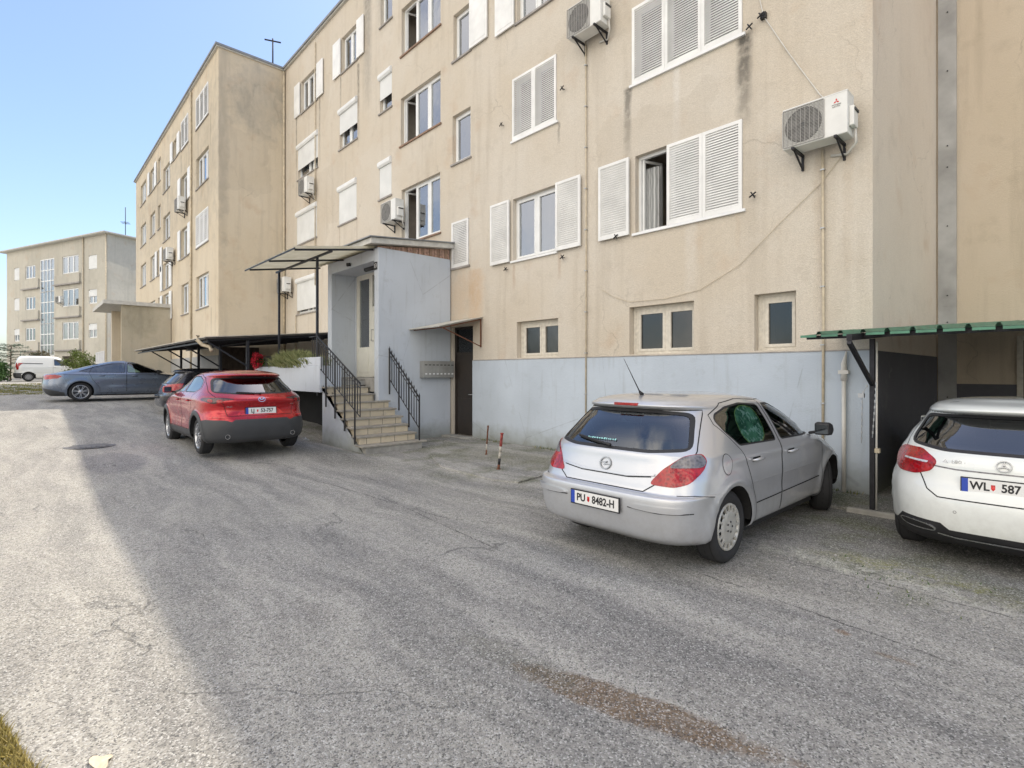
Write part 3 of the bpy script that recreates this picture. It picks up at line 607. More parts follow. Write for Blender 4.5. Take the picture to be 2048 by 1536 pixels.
m = MB(); m.box(XE-.06, XL+.06, YL-.08, 18.3, ZT, ZT+.05, M_FASCIA); m.box(XE-.1, XL+.1, YL-.13, 18.3, ZT+.05, ZT+.13, M_ROOF); m.build('roof', lb_)
m = MB(); m.box(XE, XL+.02, YL-.02, YL+.01, .2, 2.35, M_PLINTH_FAR); m.box(XL-.01, XL+.02, YL+.01, YF-.02, .2, 2.35, M_PLINTH_FAR); m.build('plinth', lb_)
rr = random.Random(3)
for h, k, ci, ri in LW:
    w_ = h[1]-h[0]; sp = tuple(i/k for i in range(1, k)); st_ = rr.random()
    if ci == 0: add_window(lb_, FL, h, splits=sp, shut=[(h[0]+w_*i/3, h[0]+w_*(i+1)/3-.01, 'closed') for i in range(3)] if ri in (3, 1) else None, nslats=14, curtain=(h[0], h[1], h[3]) if ri == 0 else False)
    elif ci == 1 and ri == 3: add_window(lb_, FL, h, splits=sp, shut=[(h[0]+w_*i/2, h[0]+w_*(i+1)/2-.01, 'closed') for i in range(2)], nslats=14)
    elif st_ < .35: add_window(lb_, FL, h, splits=sp, shut=[(h[0]-.6, h[0]-.05, 'plain'), (h[1]+.03, h[1]+.6, 'plain')])
    elif st_ < .45: add_window(lb_, FL, h, splits=sp, roll=.55+rr.random()*.4)
    else: add_window(lb_, FL, h, splits=sp, curtain=(h[0], h[1], h[3]))
m = MB(FL); m.tube([(-27.7, .05, .6), (-27.7, .05, ZT-.1)], .045, M_PIPE)
tag(m.build('downpipe'), 'rainwater downpipe on the sand-coloured block between its first two window columns', 'downpipe')
# its entrance porch
pp = thing('entrance_porch', 'beige entrance porch of the sand-coloured block with flat roof and grey weathered side wall', 'porch', (-33, 4.6, .7))
M_PW = stucco('render_porch_weathered', (.52, .46, .35), (.56, .51, .40), (.33, .32, .27), soot=[('y', 4.3, 1.0, 4.4, 1.1, .6, (.27, .25, .18))])
m = MB(); m.box(-32.45, -32.2, 3.62, YL-.03, .3, 5.0, M_PW); m.box(-36.0, -32.45, 4.7, 4.9, .3, 5.0, M_WALL_LEFT); m.box(-36.2, -35.95, 3.62, YL-.03, .3, 5.0, M_WALL_LEFT); m.build('wall', pp)
m = MB(); m.box(-37.2, -32.05, 2.9, YL-.03, 5.0, 5.18, M_FASCIA); m.build('roof', pp)
m = MB(); m.box(-34.4, -33.2, 4.62, 4.69, 1.9, 4.2, M_DOORD); m.build('door', pp)
m = MB(); m.box(-36.0, -32.45, 2.9, 4.65, .4, 1.75, M_PLINTH_FAR)
for i in range(5): m.box(-36.2-.3*(i+1), -36.2-.3*i, 3.0, 4.2, .4, 1.6-.24*i, M_CONC)
m.build('landing', pp)
m = MB()
for y in (2.95,):
    m.tube([(-36, y, 2.7), (-32.4, y, 2.7)], .02, M_WHITEPAINT)
    for i in range(19): m.tube([(-36+.2*i, y, 1.75), (-36+.2*i, y, 2.7)], .012 if i % 6 else .03, M_WHITEPAINT, 5)
m.build('railing', pp)

# ---- far block
C0 = Vector((-58.9, 5.6, 0)); DU = Vector((-.928, -.3724, 0)); DS = Vector((-.3939, .919, 0))
FF = Fr(C0, DU, Vector((.3724, -.928, 0)))
fb = thing('apartment_building', 'pale weathered distant block with a column of stair windows, beyond the white van', 'apartment block', (-66, 4, 1))
ZF = 14.0; fh = []
for ri, z in enumerate((4.1, 6.9, 9.65, 12.0) if False else (3.9, 7.0, 10.1)):
    fh += [((1.6, 2.9, z+.9, z+2.2), 'r'), ((15.4, 16.4, z+.9, z+2.2), 'r'), ((12.3, 14.2, z+.9, z+2.2), 'w')]
    fh += [((4.6, 7.4, z+.85, z+2.5), 'w'), ((8.8, 11.3, z-.6, z+2.5), 's')]
m = wall_mesh(FF, 0, 18, 0, ZF, [h[0] for h in fh]+[(5, 7.4, 1.4, 3.2), (14, 15.2, 1.4, 3.0)], M_WALL_FAR, reveal=.12, room=.8)
m.fr = WORLD; Q = [C0, C0+DS*11, C0+DS*11+DU*18, C0+DU*18]
for i in range(3): m.quad([(Q[i].x, Q[i].y, 0), (Q[i+1].x, Q[i+1].y, 0), (Q[i+1].x, Q[i+1].y, ZF), (Q[i].x, Q[i].y, ZF)], M_WALL_FAR)
m.build('wall', fb, fixn=False)
for h, k in fh:
    if k == 's':
        z = h[2]; w = MB(FF)
        for i in range(5): x = h[0]+(h[1]-h[0])*i/4; w.box(x-.04, x+.04, -.06, 0, h[2], h[3], M_FRAME)
        for i in range(4): z = h[2]+(h[3]-h[2])*i/3; w.box(h[0], h[1], -.055, .003, z-.04, z+.04, M_FRAME)
        o = w.build('stair_window', fb); g_ = MB(FF); g_.box(h[0], h[1], -.045, -.035, h[2], h[3], M_GLASS); g_.build('pane', o)
        g_ = MB(FF); g_.box(h[0], h[1], -.2, -.16, h[2], h[3], M_CURT); g_.build('curtain', o)
    elif k == 'r': add_window(fb, FF, h, splits=(.5,), reveal=.12, roll=rr.choice((.45, .5, .95)), sill=False, box=False)
    else: add_window(fb, FF, h, splits=(.33, .66), reveal=.12, curtain=(h[0], h[1], h[3]) if rr.random() < .7 else False, sill=False)
for z in (3.9, 7.0, 10.1):
    m = MB(FF); m.box(4.2, 8.5, .0, .16, z-.1, z+.75, M_WALL_FAR); m.box(4.1, 8.6, .0, .24, z-.22, z-.1, M_SILL); m.build('balcony', fb)
    m = MB(FF); m.box(11.5, 14.6, .0, .14, z-.1, z+.75, M_WALL_FAR); m.box(11.4, 14.7, .0, .22, z-.22, z-.1, M_SILL); m.build('balcony', fb)
m = MB(FF); m.box(-.3, 18.7, -11.3, .4, ZF, ZF+.05, M_FASCIA); m.box(-.35, 18.8, -11.3, .45, ZF+.05, ZF+.13, M_FASCIA); m.build('roof', fb)
m = MB(FF); m.tube([(3.7, .08, 1), (3.7, .08, ZF)], .05, M_PIPE); m.tube([(.05, .08, 1), (.05, .08, ZF)], .05, M_PIPE); m.build('downpipe', fb)

# ---- aerials on the roofs
def aerial(loc, h, label, arms):
    m = MB(); x, y, z = loc
    m.tube([(x, y, z), (x, y, z+h)], .03, M_METAL, 6)
    for f, w in arms:
        m.tube([(x-w*.9, y+w*.3, z+h*f), (x+w*.9, y-w*.3, z+h*f)], .018, M_METAL, 5)
        for k in (-.8, -.4, 0, .4, .8): m.tube([(x+w*k*.9-.12, y-w*k*.3-.3, z+h*f), (x+w*k*.9+.12, y-w*k*.3+.3, z+h*f)], .012, M_METAL, 4)
    tag(m.build('roof_aerial'), label, 'aerial', 'roof aerials')
aerial((-23.6, 7.9, ZT+.1), 1.3, 'short aerial on the roof edge of the sand-coloured block', [(.92, .05)])
aerial((C0.x-1.6, C0.y+1.5, ZF+.1), 2.9, 'tall aerial with crossbars on the far block roof', [(.5, .5)])
aerial((C0.x-1.0, C0.y+3.6, ZF+.1), 1.3, 'plain stub aerial, middle one on the far block roof', [(.9, .15)])
aerial((C0.x-1.2, C0.y+5.6, ZF+.1), .9, 'shortest stub aerial, nearest to the neighbouring block on the far roof', [(.9, .1)])
# ------------------------------------------------------------------ entrance porch of the near block
YP, XPR, XPL = 6.18, -11.31, -14.12
ep = thing('entrance_porch', 'blue-grey entrance porch with tall white glazed door at the top of the stairs', 'porch', (-12.7, 7.2, 0))
m = MB(); W0 = M_PORCH
m.box(XPR-.20, XPR, YP, YF-.03, -.3, 4.62, W0)                    # side wall facing the yard's near end
m.box(XPL, XPL+.24, YP, YF-.03, -.3, 4.62, W0)
m.box(XPL+.24, XPR-.20, YP, YP+.22, 4.33, 4.62, W0)               # lintel over the recess
m.box(XPL+.24, XPR-.20, 6.98, YF-.03, -.3, 4.62, W0) if False else None
m.box(XPL+.24, XPL+.30, 6.86, 6.98, 1.53, 4.33, W0); m.box(XPR-.46, XPR-.20, 6.86, 6.98, 1.53, 4.33, W0)
m.box(XPL+.24, XPR-.20, YP+.22, 6.98, 4.33, 4.38, W0)             # ceiling of the recess
m.box(XPL+.24, XPR-.2, 8.1, 8.2, 1.53, 4.62, M_ROOM)
m.build('wall', ep, bevel=.008)
m = MB(); m.box(XPL+.24, XPR-.2, YP+.0, 8.1, 1.2, 1.53, M_CONC); m.build('floor_slab', ep)
FD = Fr((0, 6.92, 0), (1, 0, 0), (0, -1, 0)); a, b = XPL+.30, XPR-.46; z0, z1 = 1.54, 4.33
m = MB(FD); mids = (a+.80, a+.90, b-.0)
m.box(a, a+.07, -.03, .04, z0, z1, M_DOORW); m.box(b-.07, b, -.03, .04, z0, z1, M_DOORW); m.box(a+.07, b-.07, -.03, .04, z1-.07, z1, M_DOORW)
m.box(a+.78, a+.90, -.03, .045, z0, z1-.07, M_DOORW); m.box(a+.90, b-.07, -.03, .045, 3.30, 3.42, M_DOORW)
m.box(a+.07, a+.14, -.02, .03, z0, z1-.07, M_DOORW); m.box(a+.71, a+.78, -.02, .03, z0, z1-.07, M_DOORW)
m.box(a+.14, a+.71, -.02, .03, z0, 2.35, M_DOORW); m.box(a+.19, a+.66, .03, .04, 1.66, 2.25, M_DOORW); m.box(a+.14, a+.71, -.02, .03, z1-.13, z1-.07, M_DOORW)
d_ = m.build('door_frame', ep)
m = MB(FD); m.box(a+.14, a+.71, -.005, .005, 2.35, z1-.13, M_GLASS); m.box(a+.90, b-.07, -.005, .005, 3.42, z1-.07, M_GLASS); m.build('pane', d_)
m = MB(FD); p, q = a+.91, b-.08
m.box(p, p+.11, -.02, .05, z0+.01, 3.29, M_DOORW); m.box(q-.11, q, -.02, .05, z0+.01, 3.29, M_DOORW); m.box(p+.11, q-.11, -.02, .05, z0+.01, 2.35, M_DOORW)
m.box(p+.11, q-.11, -.02, .05, 3.18, 3.29, M_DOORW); m.box(p+.17, q-.17, .05, .06, 1.66, 2.25, M_DOORW); d_ = m.build('door', ep)
m = MB(FD); m.box(p+.11, q-.11, .0, .01, 2.35, 3.18, M_GLASS); m.build('pane', d_)
m = MB(FD); m.tube([(p+.06, .05, 2.5), (p+.06, .11, 2.5), (p+.06, .11, 2.8), (p+.06, .05, 2.8)], .012, M_GALV); m.build('handle', d_)
# mono-pitch roof: brown lath gable wedge, sheet roof and pale fascia
m = MB()
n = 26
for i in range(n):
    y0 = YP+.0+(YF-.03-YP)*i/n; y1 = y0+(YF-.03-YP)/n-.012; h0 = .02+.24*(i/n); h1 = .02+.24*((i+1)/n)
    rr_ = M_WOODF if i % 3 else M_SILLB
    m.prism([(y0, 4.622), (y1, 4.622), (y1, 4.63+h1), (y0, 4.63+h0)], 0, XPR-.06, XPR-.012-.01*(i % 2), rr_)
m.build('gable_laths', ep)
m = MB()
m.prism([(YP-.26, 4.655), (YF-.03, 4.90), (YF-.03, 5.02), (YP-.26, 4.78)], 0, XPL-.35, XPR+.14, M_FASCIA)
m.prism([(YP-.32, 4.785), (YF-.03, 5.025), (YF-.03, 5.05), (YP-.32, 4.81)], 0, XPL-.4, XPR+.19, M_ROOF)
m.build('roof', ep)
m = MB(Fr((0, YP, 0), (1, 0, 0), (0, -1, 0))); m.box(-11.50, -11.36, .0, .018, 4.10, 4.28, M_BLACK); o = m.build('house_number', ep)
FNUM = Fr((0, YP, 0), (1, 0, 0), (0, -1, 0)); text_mesh('13', .14, M_WHITE, FNUM, -11.43, .02, 4.19, o)
m = MB(); m.tube([(-12.75, YP-.02, 4.42), (-12.75, YP-.10, 4.40)], .045, M_BLACK, 10); m.build('wall_lamp', ep)
m = MB(); m.tube([(-12.55, 6.5, 4.30), (-11.85, 6.5, 4.30)], .06, M_BLACK, 10); m.build('ceiling_lamp', ep)

# ------------------------------------------------------------------ stairs with landing, planter void
M_TREAD = simple('stone_tread', (.30, .28, .24), .85, var=.25, vscale=7, bump=.3)
def tile_mat():
    g = G('cream_riser_tile'); o = g.n('ShaderNodeTexCoord').outputs['Object']
    b = g.n('ShaderNodeTexBrick'); g.put(b.inputs['Vector'], g.vec(o, (1, 1, 1), rot=0)); b.inputs['Scale'].default_value = 1
    q = g.n('ShaderNodeSeparateXYZ'); g.t.links.new(o, q.inputs[0]); c = g.n('ShaderNodeCombineXYZ'); g.put(c.inputs[0], q.outputs[1]); g.put(c.inputs[1], q.outputs[2]); g.put(b.inputs['Vector'], c.outputs[0])
    b.inputs['Brick Width'].default_value = .33; b.inputs['Row Height'].default_value = .163; b.inputs['Mortar Size'].default_value = .006
    b.inputs['Color1'].default_value = (.60, .52, .38, 1); b.inputs['Color2'].default_value = (.52, .45, .33, 1); b.inputs['Mortar'].default_value = (.10, .09, .08, 1)
    col = g.mix(g.ramp(g.noise(o, 6, 4), .5, .75, 0, .4), b.outputs[0], (.30, .26, .20))
    return g.done(g.bsdf(col, .5))
M_TILE = tile_mat()
sc_ = thing('entrance_stairs', 'stone steps with cream tiled risers and black railings leading up to the porch', 'stairs', (-10.8, 5.7, 0))
NS, RISE, RUN, X0, Y0, Y1 = 9, 1.50/9, .262, -9.90, 5.08, 6.50
for i in range(NS):
    top = RISE*(i+1); x1 = X0-RUN*i; x0 = x1-RUN-.02
    y1 = Y1-.015*i if x1 > XPR+.02 else YP-.01
    m = MB()
    if x0 < XPR < x1 and y1 > YP: y1 = Y1-.015*i; x0 = max(x0, XPR+.003)
    m.box(x0 if i < NS-1 else -12.0, x1, Y0+.045, y1-.03, max(-.25, top-RISE-.20) if i else -.25, top-.035, M_TILE if i else M_CONC)
    m.box(x0 if i < NS-1 else -12.0, x1+.035, Y0-.01 if i else Y0-.05, y1 if i else y1+.08, top-.035, top, M_TREAD)
    m.build('step', sc_, bevel=.004)
m = MB()
m.prism([(X0-.02, -.3), (X0-.02, -.03), (X0-RUN*8-.02, 1.29), (-11.95, 1.40), (-11.95, -.3)], 1, Y0+.02, Y0+.16, M_PORCH)
m.build('side_wall', sc_)
m = MB(); m.box(-16.5, -11.97, Y0+.02, YP-.005, 1.36, 1.50, M_CONC); m.box(-16.2, -16.0, 5.6, 5.8, -.2, 1.36, M_METAL); m.box(-13.9, -13.8, 5.1, 5.2, -.2, 1.36, M_METAL); m.build('landing', sc_)
m = MB(); m.box(-16.4, -11.9, 6.05, 6.15, -.3, 1.36, M_VOID); m.build('landing_shade_sheet', sc_)  # black sheet stands in for the shade under the landing
def stair_rail(yb, x_top, x_bot, ztop_top, ztop_bot, sp=.115, drop=.92, posts=5, spear=False, low=.24, foot=.12):
    m = MB(); L = x_bot-x_top; f = lambda x: ztop_top+(ztop_bot-ztop_top)*(x-x_top)/L
    m.tube([(x_top, yb, f(x_top)), (x_bot, yb, f(x_bot))], .018, M_RAIL, 6)
    m.tube([(x_top, yb, f(x_top)-drop+low), (x_bot, yb, f(x_bot)-drop+low)], .012, M_RAIL, 5)
    m.tube([(x_top, yb, f(x_top)-.10), (x_bot, yb, f(x_bot)-.10)], .010, M_RAIL, 5)
    k = int(L/sp)
    for i in range(k+1):
        x = x_top+L*i/k; big = i % max(1, k//(posts-1)) == 0
        zt = f(x)+(.06 if spear else 0)
        m.tube([(x, yb, f(x)-drop-(foot if big else -low)), (x, yb, zt)], .02 if big else .0105, M_RAIL, 5)
        if spear: m.tube([(x, yb, zt), (x, yb, zt+.05)], [.014, .002], M_RAIL, 5)
    return m
stair_rail(Y0-.035, -12.1, X0-.08, 2.50, 1.44, posts=5, foot=.46).build('railing', sc_)
stair_rail(Y0+.10, -12.1, X0-.05, 2.36, 1.16, posts=2, low=.05, drop=.6).build('railing', sc_) if False else None
m = stair_rail(Y1-.06, XPR+.06-.45+.45, X0-.06, 2.18, 1.10, posts=4, spear=True, sp=.10)
m.build('railing', sc_)
m = MB()
for x in (-12.1, -11.9): pass
m.tube([(-12.1, Y0-.035, 2.50), (-12.55, Y0-.035, 2.50)], .016, M_RAIL, 6); m.tube([(-12.1, Y0+.03, 1.75), (-12.55, Y0+.03, 1.75)], .012, M_RAIL, 5)
for i in range(5): m.tube([(-12.1-.11*i, Y0+.03, 1.5), (-12.1-.11*i, Y0+.03, 2.52)], .008, M_RAIL, 5)
m.build('railing', sc_)
# planter box on the landing edge
pl = thing('planter_box', 'long pale grey concrete planter box on the landing edge behind the red car', 'planter', (-14.2, 5.3, 1.2))
m = MB(); m.box(-16.55, -11.92, Y0-.06, Y0-.0, 1.2, 1.82, M_PORCH); m.box(-16.55, -16.49, Y0, 5.55, 1.2, 1.82, M_PORCH); m.box(-14.0, -11.92, Y0-.055, Y0+.02, 1.82, 2.02, M_PORCH)
m.box(-16.49, -11.95, Y0, 5.55, 1.2, 1.3, M_PORCH); m.box(-16.49, -11.95, 5.5, 5.55, 1.3, 1.82, M_PORCH); m.box(-11.98, -11.92, Y0, 5.55, 1.3, 1.82, M_PORCH); m.build('box', pl, bevel=.01)
m = MB(); m.box(-16.48, -12.0, Y0+.01, 5.49, 1.3, 1.76, M_CONC); m.build('soil', pl)
# shelter roof over the landing
g = G('fibreglass_sheet'); o_ = g.n('ShaderNodeTexCoord').outputs['Object']; c_ = g.mix(g.ramp(g.noise(o_, 3, 4), .35, .7), (.62, .58, .45), (.50, .46, .33))
tr_ = g.n('ShaderNodeBsdfTranslucent'); g.put(tr_.inputs[0], c_); mx_ = g.n('ShaderNodeMixShader'); mx_.inputs[0].default_value = .6; g.t.links.new(g.bsdf(c_, .6), mx_.inputs[1]); g.t.links.new(tr_.outputs[0], mx_.inputs[2]); M_SHEET = g.done(mx_.outputs[0])
sh = thing('shelter_roof', 'light sheet roof on thin black posts sheltering the landing before the porch door', 'canopy', (-13, 5.2, 1.5))
m = MB(); zr = lambda y: 4.33+.155*(y-4.25); k = 30
xs = [-14.80+(3.42)*i/k for i in range(k+1)]
for i in range(k):
    a, b = xs[i], xs[i+1]; ha = .018*math.cos(i*math.pi); hb = -ha
    m.prism([(a, 0), (b, 0)], 1, 0, 0, M_SHEET) if False else m.add([(a, 4.25, zr(4.25)+ha), (b, 4.25, zr(4.25)+hb), (b, YP-.03, zr(YP)+hb), (a, YP-.03, zr(YP)+ha)], [(0, 1, 2, 3)], M_SHEET)
m.build('roof_sheet', sh, fixn=False)
m = MB()
for x in (-14.55, -13.1, -11.5): m.beam((x, 4.3, zr(4.3)-.045), (x, YP-.03, zr(YP)-.045), .04, .04, M_METAL)
m.beam((-14.9, Y0, zr(Y0)-.09), (-11.4, Y0, zr(Y0)-.09), .045, .045, M_METAL); m.beam((-14.80, 4.26, zr(4.25)-.03), (-11.38, 4.26, zr(4.25)-.03), .02, .03, M_METAL)
m.build('roof_frame', sh)
for x in (-14.70, -12.2):
    m = MB(); m.box(x-.025, x+.025, Y0-.02, Y0+.03, 1.5 if x > -14 else 1.5, zr(Y0)-.11, M_METAL); m.build('post', sh)
# mailboxes on the porch side wall
mx = thing('mailbox_row', 'row of metal mailboxes hanging on the porch side wall next to the dark basement door', 'mailboxes', (XPR, 7.8, 1.5))
m = MB(); m.box(XPR+.004, XPR+.17, 7.32, YF-.04, 1.53, 1.95, M_MAIL); m.build('housing', mx, bevel=.006)
for i in range(8):
    y = 7.34+i*.115; m = MB(); m.box(XPR+.171, XPR+.178, y+.005, y+.108, 1.58, 1.92, M_MAIL); m.box(XPR+.178, XPR+.182, y+.02, y+.09, 1.84, 1.86, M_BLACK); m.box(XPR+.178, XPR+.181, y+.03, y+.085, 1.61, 1.64, M_WHITE); m.build('flap', mx)
# awning over the basement door
aw = thing('door_awning', 'small corrugated awning with rusty bracket above the dark basement door', 'awning', (-10.6, 7.6, 2.7))
m = MB(); k = 34; xs = [XPR+.01+(-10.0-XPR)*i/k for i in range(k+1)]; M_AWN = simple('awning_sheet', (.50, .49, .44), .6, .1, var=.2)
for i in range(k):
    a, b = xs[i], xs[i+1]; ha = .013*(-1)**i; hb = -ha
    for o_, fl in ((0, 0), (.006, 1)):
        q = [(a, 7.0, 2.71+ha+o_), (b, 7.0, 2.71+hb+o_), (b, YF-.01, 3.0+hb+o_), (a, YF-.01, 3.0+ha+o_)]
        m.add(q, [(0, 1, 2, 3) if not fl else (3, 2, 1, 0)], M_AWN)
m.build('roof_sheet', aw, fixn=False)
m = MB(); m.beam((-10.06, 7.1, 2.69), (-10.06, YF-.03, 2.965), .025, .025, M_RUST); m.beam((-10.06, YF-.03, 2.28), (-10.06, YF-.03, 2.96), .025, .025, M_RUST); m.beam((-10.06, YF-.03, 2.30), (-10.06, 7.15, 2.69), .02, .02, M_RUST)
m.beam((-11.25, 7.12, 2.70), (-10.06, 7.12, 2.70), .022, .022, M_RUST); m.build('bracket', aw)

# ------------------------------------------------------------------ carport left of the porch
cp = thing('carport', 'long low carport with dark sheet roof and braced posts behind the red car', 'carport', (-20, 5, .3))
zc = lambda y: 2.51+.085*(y-3.4)
M_CPR = simple('carport_sheet_dark', (.10, .095, .09), .8, .2, var=.3)
M_CPT = simple('carport_edge_pale', (.50, .47, .40), .8, var=.25)
m = MB(); m.prism([(3.42, zc(3.42)), (YF-.04, zc(8.26)), (YF-.04, zc(8.26)+.035), (3.42, zc(3.42)+.035)], 0, -23.2, -15.15, M_CPR)
m.prism([(3.42, zc(3.42)), (5.70, zc(5.7)), (5.70, zc(5.7)+.035), (3.42, zc(3.42)+.035)], 0, -26.3, -23.2, M_CPR)
m.prism([(3.40, zc(3.42)+.038), (YF-.06, zc(8.26)+.038), (YF-.06, zc(8.26)+.06), (3.40, zc(3.42)+.06)], 0, -23.18, -15.1, M_CPT)
m.prism([(3.40, zc(3.42)+.038), (5.66, zc(5.7)+.038), (5.66, zc(5.7)+.06), (3.40, zc(3.42)+.06)], 0, -26.35, -23.18, M_CPT)
m.build('roof_sheet', cp)
m = MB()
for i in range(9):
    x = -15.3-1.25*i; y1 = YF-.1 if x > -23.2 else 5.66; m.beam((x, 3.5, zc(3.5)-.03), (x, y1, zc(y1)-.03), .04, .05, M_METAL)
for y in (3.5, 5.2): m.beam((-26.2, y, zc(y)-.07), (-15.2, y, zc(y)-.07), .04, .04, M_METAL)
m.build('roof_frame', cp)
for x in (-15.25, -17.9, -20.6, -23.3):
    m = MB(); m.box(x-.035, x+.035, 4.42, 4.49, gz(x, 4.4)-.05, zc(4.45)-.09, M_METAL); m.build('post', cp)
    m = MB(); m.beam((x, 4.42, 1.85), (x, 3.52, zc(3.52)-.09), .04, .04, M_METAL); m.build('brace', cp)
m = MB(); m.tube([(-15.6, 3.36, 2.62), (-15.6, 3.34, 2.5), (-15.55, 3.45, 2.38), (-15.45, 3.6, 2.33), (-15.35, 3.62, 2.22)], .05, M_PIPE); m.build('gutter_spout', cp)
M_DOORB = simple('brown_boards', (.06, .045, .035), .8, var=.4, vscale=8)
tag((lambda m: (m.box(-23.24, -23.14, 5.78, 7.2, .2, 2.68, M_DOORB), [m.box(-23.14, -23.12, 5.8+.2*i, 5.985+.2*i, .3, 2.66, M_DOORB) for i in range(7)], m.build('storage_partition'))[2])(MB()), 'dark brown boarded partition under the carport roof', 'partition')

# ------------------------------------------------------------------ green canopy over the white car
gcn = thing('car_canopy', 'green corrugated sheet canopy on a braced steel post above the white hatchback', 'carport', (-1.7, 7.4, 0))
M_GREEN = simple('green_sheet', (.075, .20, .13), .5, .1, var=.3, vscale=5)
m = MB(); zg = lambda y: 2.10+.073*(y-6.85)
prof = []; x = -2.30
while x < 4.2: prof += [(x, 0), (x+.165, 0), (x+.18, .035), (x+.205, .035)]; x += .222
for (a, ha), (b, hb) in zip(prof, prof[1:]):
    for o_ in (0, .004):
        q = [(a, 6.83, zg(6.85)+ha+o_), (b, 6.83, zg(6.85)+hb+o_), (b, YR-.03, zg(YR)+hb+o_), (a, YR-.03, zg(YR)+ha+o_)]
        if a < XC+.02: q = [(a, 6.83, zg(6.85)+ha+o_), (b, 6.83, zg(6.85)+hb+o_), (b, YF-.04, zg(YF)+hb+o_), (a, YF-.04, zg(YF)+ha+o_)]
        m.add(q, [(0, 1, 2, 3) if not o_ else (3, 2, 1, 0)], M_GREEN)
for i in range(29):
    x = -2.30+.222*i; m.prism([(x+.0, zg(6.85)-.028), (x+.17, zg(6.85)-.028), (x+.17, zg(6.85)+.0), (x, zg(6.85)+.0)], 1, 6.815, 6.83, M_GREEN)
m.build('roof_sheet', gcn, fixn=False)
m = MB()
for x in (-1.71, 1.0, 3.7): m.beam((x, 6.5 if x < 0 else 6.86, zg(6.6)-.045), (x, YR-.05, zg(YR)-.045), .05, .07, M_METAL)
for y in (6.98, 9, 11): m.beam((-1.86 if y > 8 else -2.28, y, zg(y)-.03), (4.2, y, zg(y)-.03), .04, .045, M_METAL)
m.build('roof_frame', gcn)
m = MB(); m.box(-1.735, -1.685, 7.39, 7.44, -.05, zg(7.4)-.08, M_METAL); m.build('post', gcn)
m = MB(); m.beam((-1.71, 7.40, 1.52), (-1.71, 6.50, zg(6.5)-.09), .04, .045, M_METAL); m.build('brace', gcn)
m = MB(); m.box(3.7, 3.75, 7.39, 7.44, -.05, zg(7.4)-.08, M_METAL); m.build('post', gcn)
m = MB()
def chain(m, pts, r=.011):
    for i, (p, q) in enumerate(zip(pts, pts[1:])):
        a = Vector(p); b = Vector(q); d = b-a; nlk = max(2, int(d.length/.035))
        for j in range(nlk): c = a+d*((j+.5)/nlk); s_ = d/nlk*.62; w = .004; m.tube([tuple(c-s_), tuple(c+s_)], [.0045, .0045], M_GALV, 4) if j % 2 else m.box(c.x-r*.6, c.x+r*.6, c.y-r*.5, c.y+r*.5, c.z-.015, c.z+.015, M_GALV)
chain(m, [(-1.66, 7.36, 1.55), (-1.67, 7.33, 1.2), (-1.69, 7.33, .9)]); chain(m, [(-1.74, 7.35, 1.52), (-1.80, 7.36, 1.4), (-1.81, 7.37, .82)])
m.box(-1.84, -1.78, 7.34, 7.39, 1.36, 1.41, M_GALV)
tag(m.build('chain'), 'galvanised chain and padlock hanging on the steel post beside the white car', 'chain')
m = MB(); m.tube([(-1.66, 7.37, .05), (-1.655, 7.37, 2.02)], .011, M_PIPEW, 6); m.box(-1.67, -1.62, 7.33, 7.39, .72, .77, M_PIPE)
tag(m.build('cable_conduit'), 'thin pale conduit with small junction box strapped to the steel canopy post', 'cable pipe')
m = MB(); m.box(-2.9, 1.8, 7.30, YR-.05, -.2, .035, M_ASPH); m.box(-1.93, -1.3, 7.22, 7.30, -.2, .055, M_CONC)
tag(m.build('concrete_slab', bevel=.01), kind='structure')

# concrete apron in front of the basement door, with a broken edge
m = MB(); P_ = [(-9.6, 6.6), (-8.9, 6.0), (-7.6, 5.35), (-6.15, 5.28), (-5.75, 5.45), (-5.95, 6.6), (-6.1, YF-.03), (-11.2, YF-.03), (-10.0, 7.0)]
m.prism(P_, 2, -.2, .03, M_ASPH); tag(m.build('concrete_apron', bevel=.012), kind='structure')
# manhole
m = MB(); c = Vector((-13.4, 1.0, gz(-13.4, 1)+.003)); R_ = .33
m.add([c+Vector((.42*math.cos(t), .42*math.sin(t), 0)) for t in [i*math.pi/12 for i in range(24)]], [tuple(range(24))], simple('manhole_asphalt', (.15, .15, .155), .8, var=.2))
m.add([c+Vector((R_*math.cos(t), R_*math.sin(t), .006)) for t in [i*math.pi/12 for i in range(24)]], [tuple(range(24))], simple('cast_iron', (.15, .145, .14), .7, .3, var=.3))
for i in range(-3, 4): m.box(c.x-.25, c.x+.25, c.y+i*.08-.012, c.y+i*.08+.012, c.z+.006, c.z+.012, MC['cast_iron'])
tag(m.build('manhole_cover'), 'round iron manhole cover in the asphalt at the edge of the shadow', 'manhole cover')

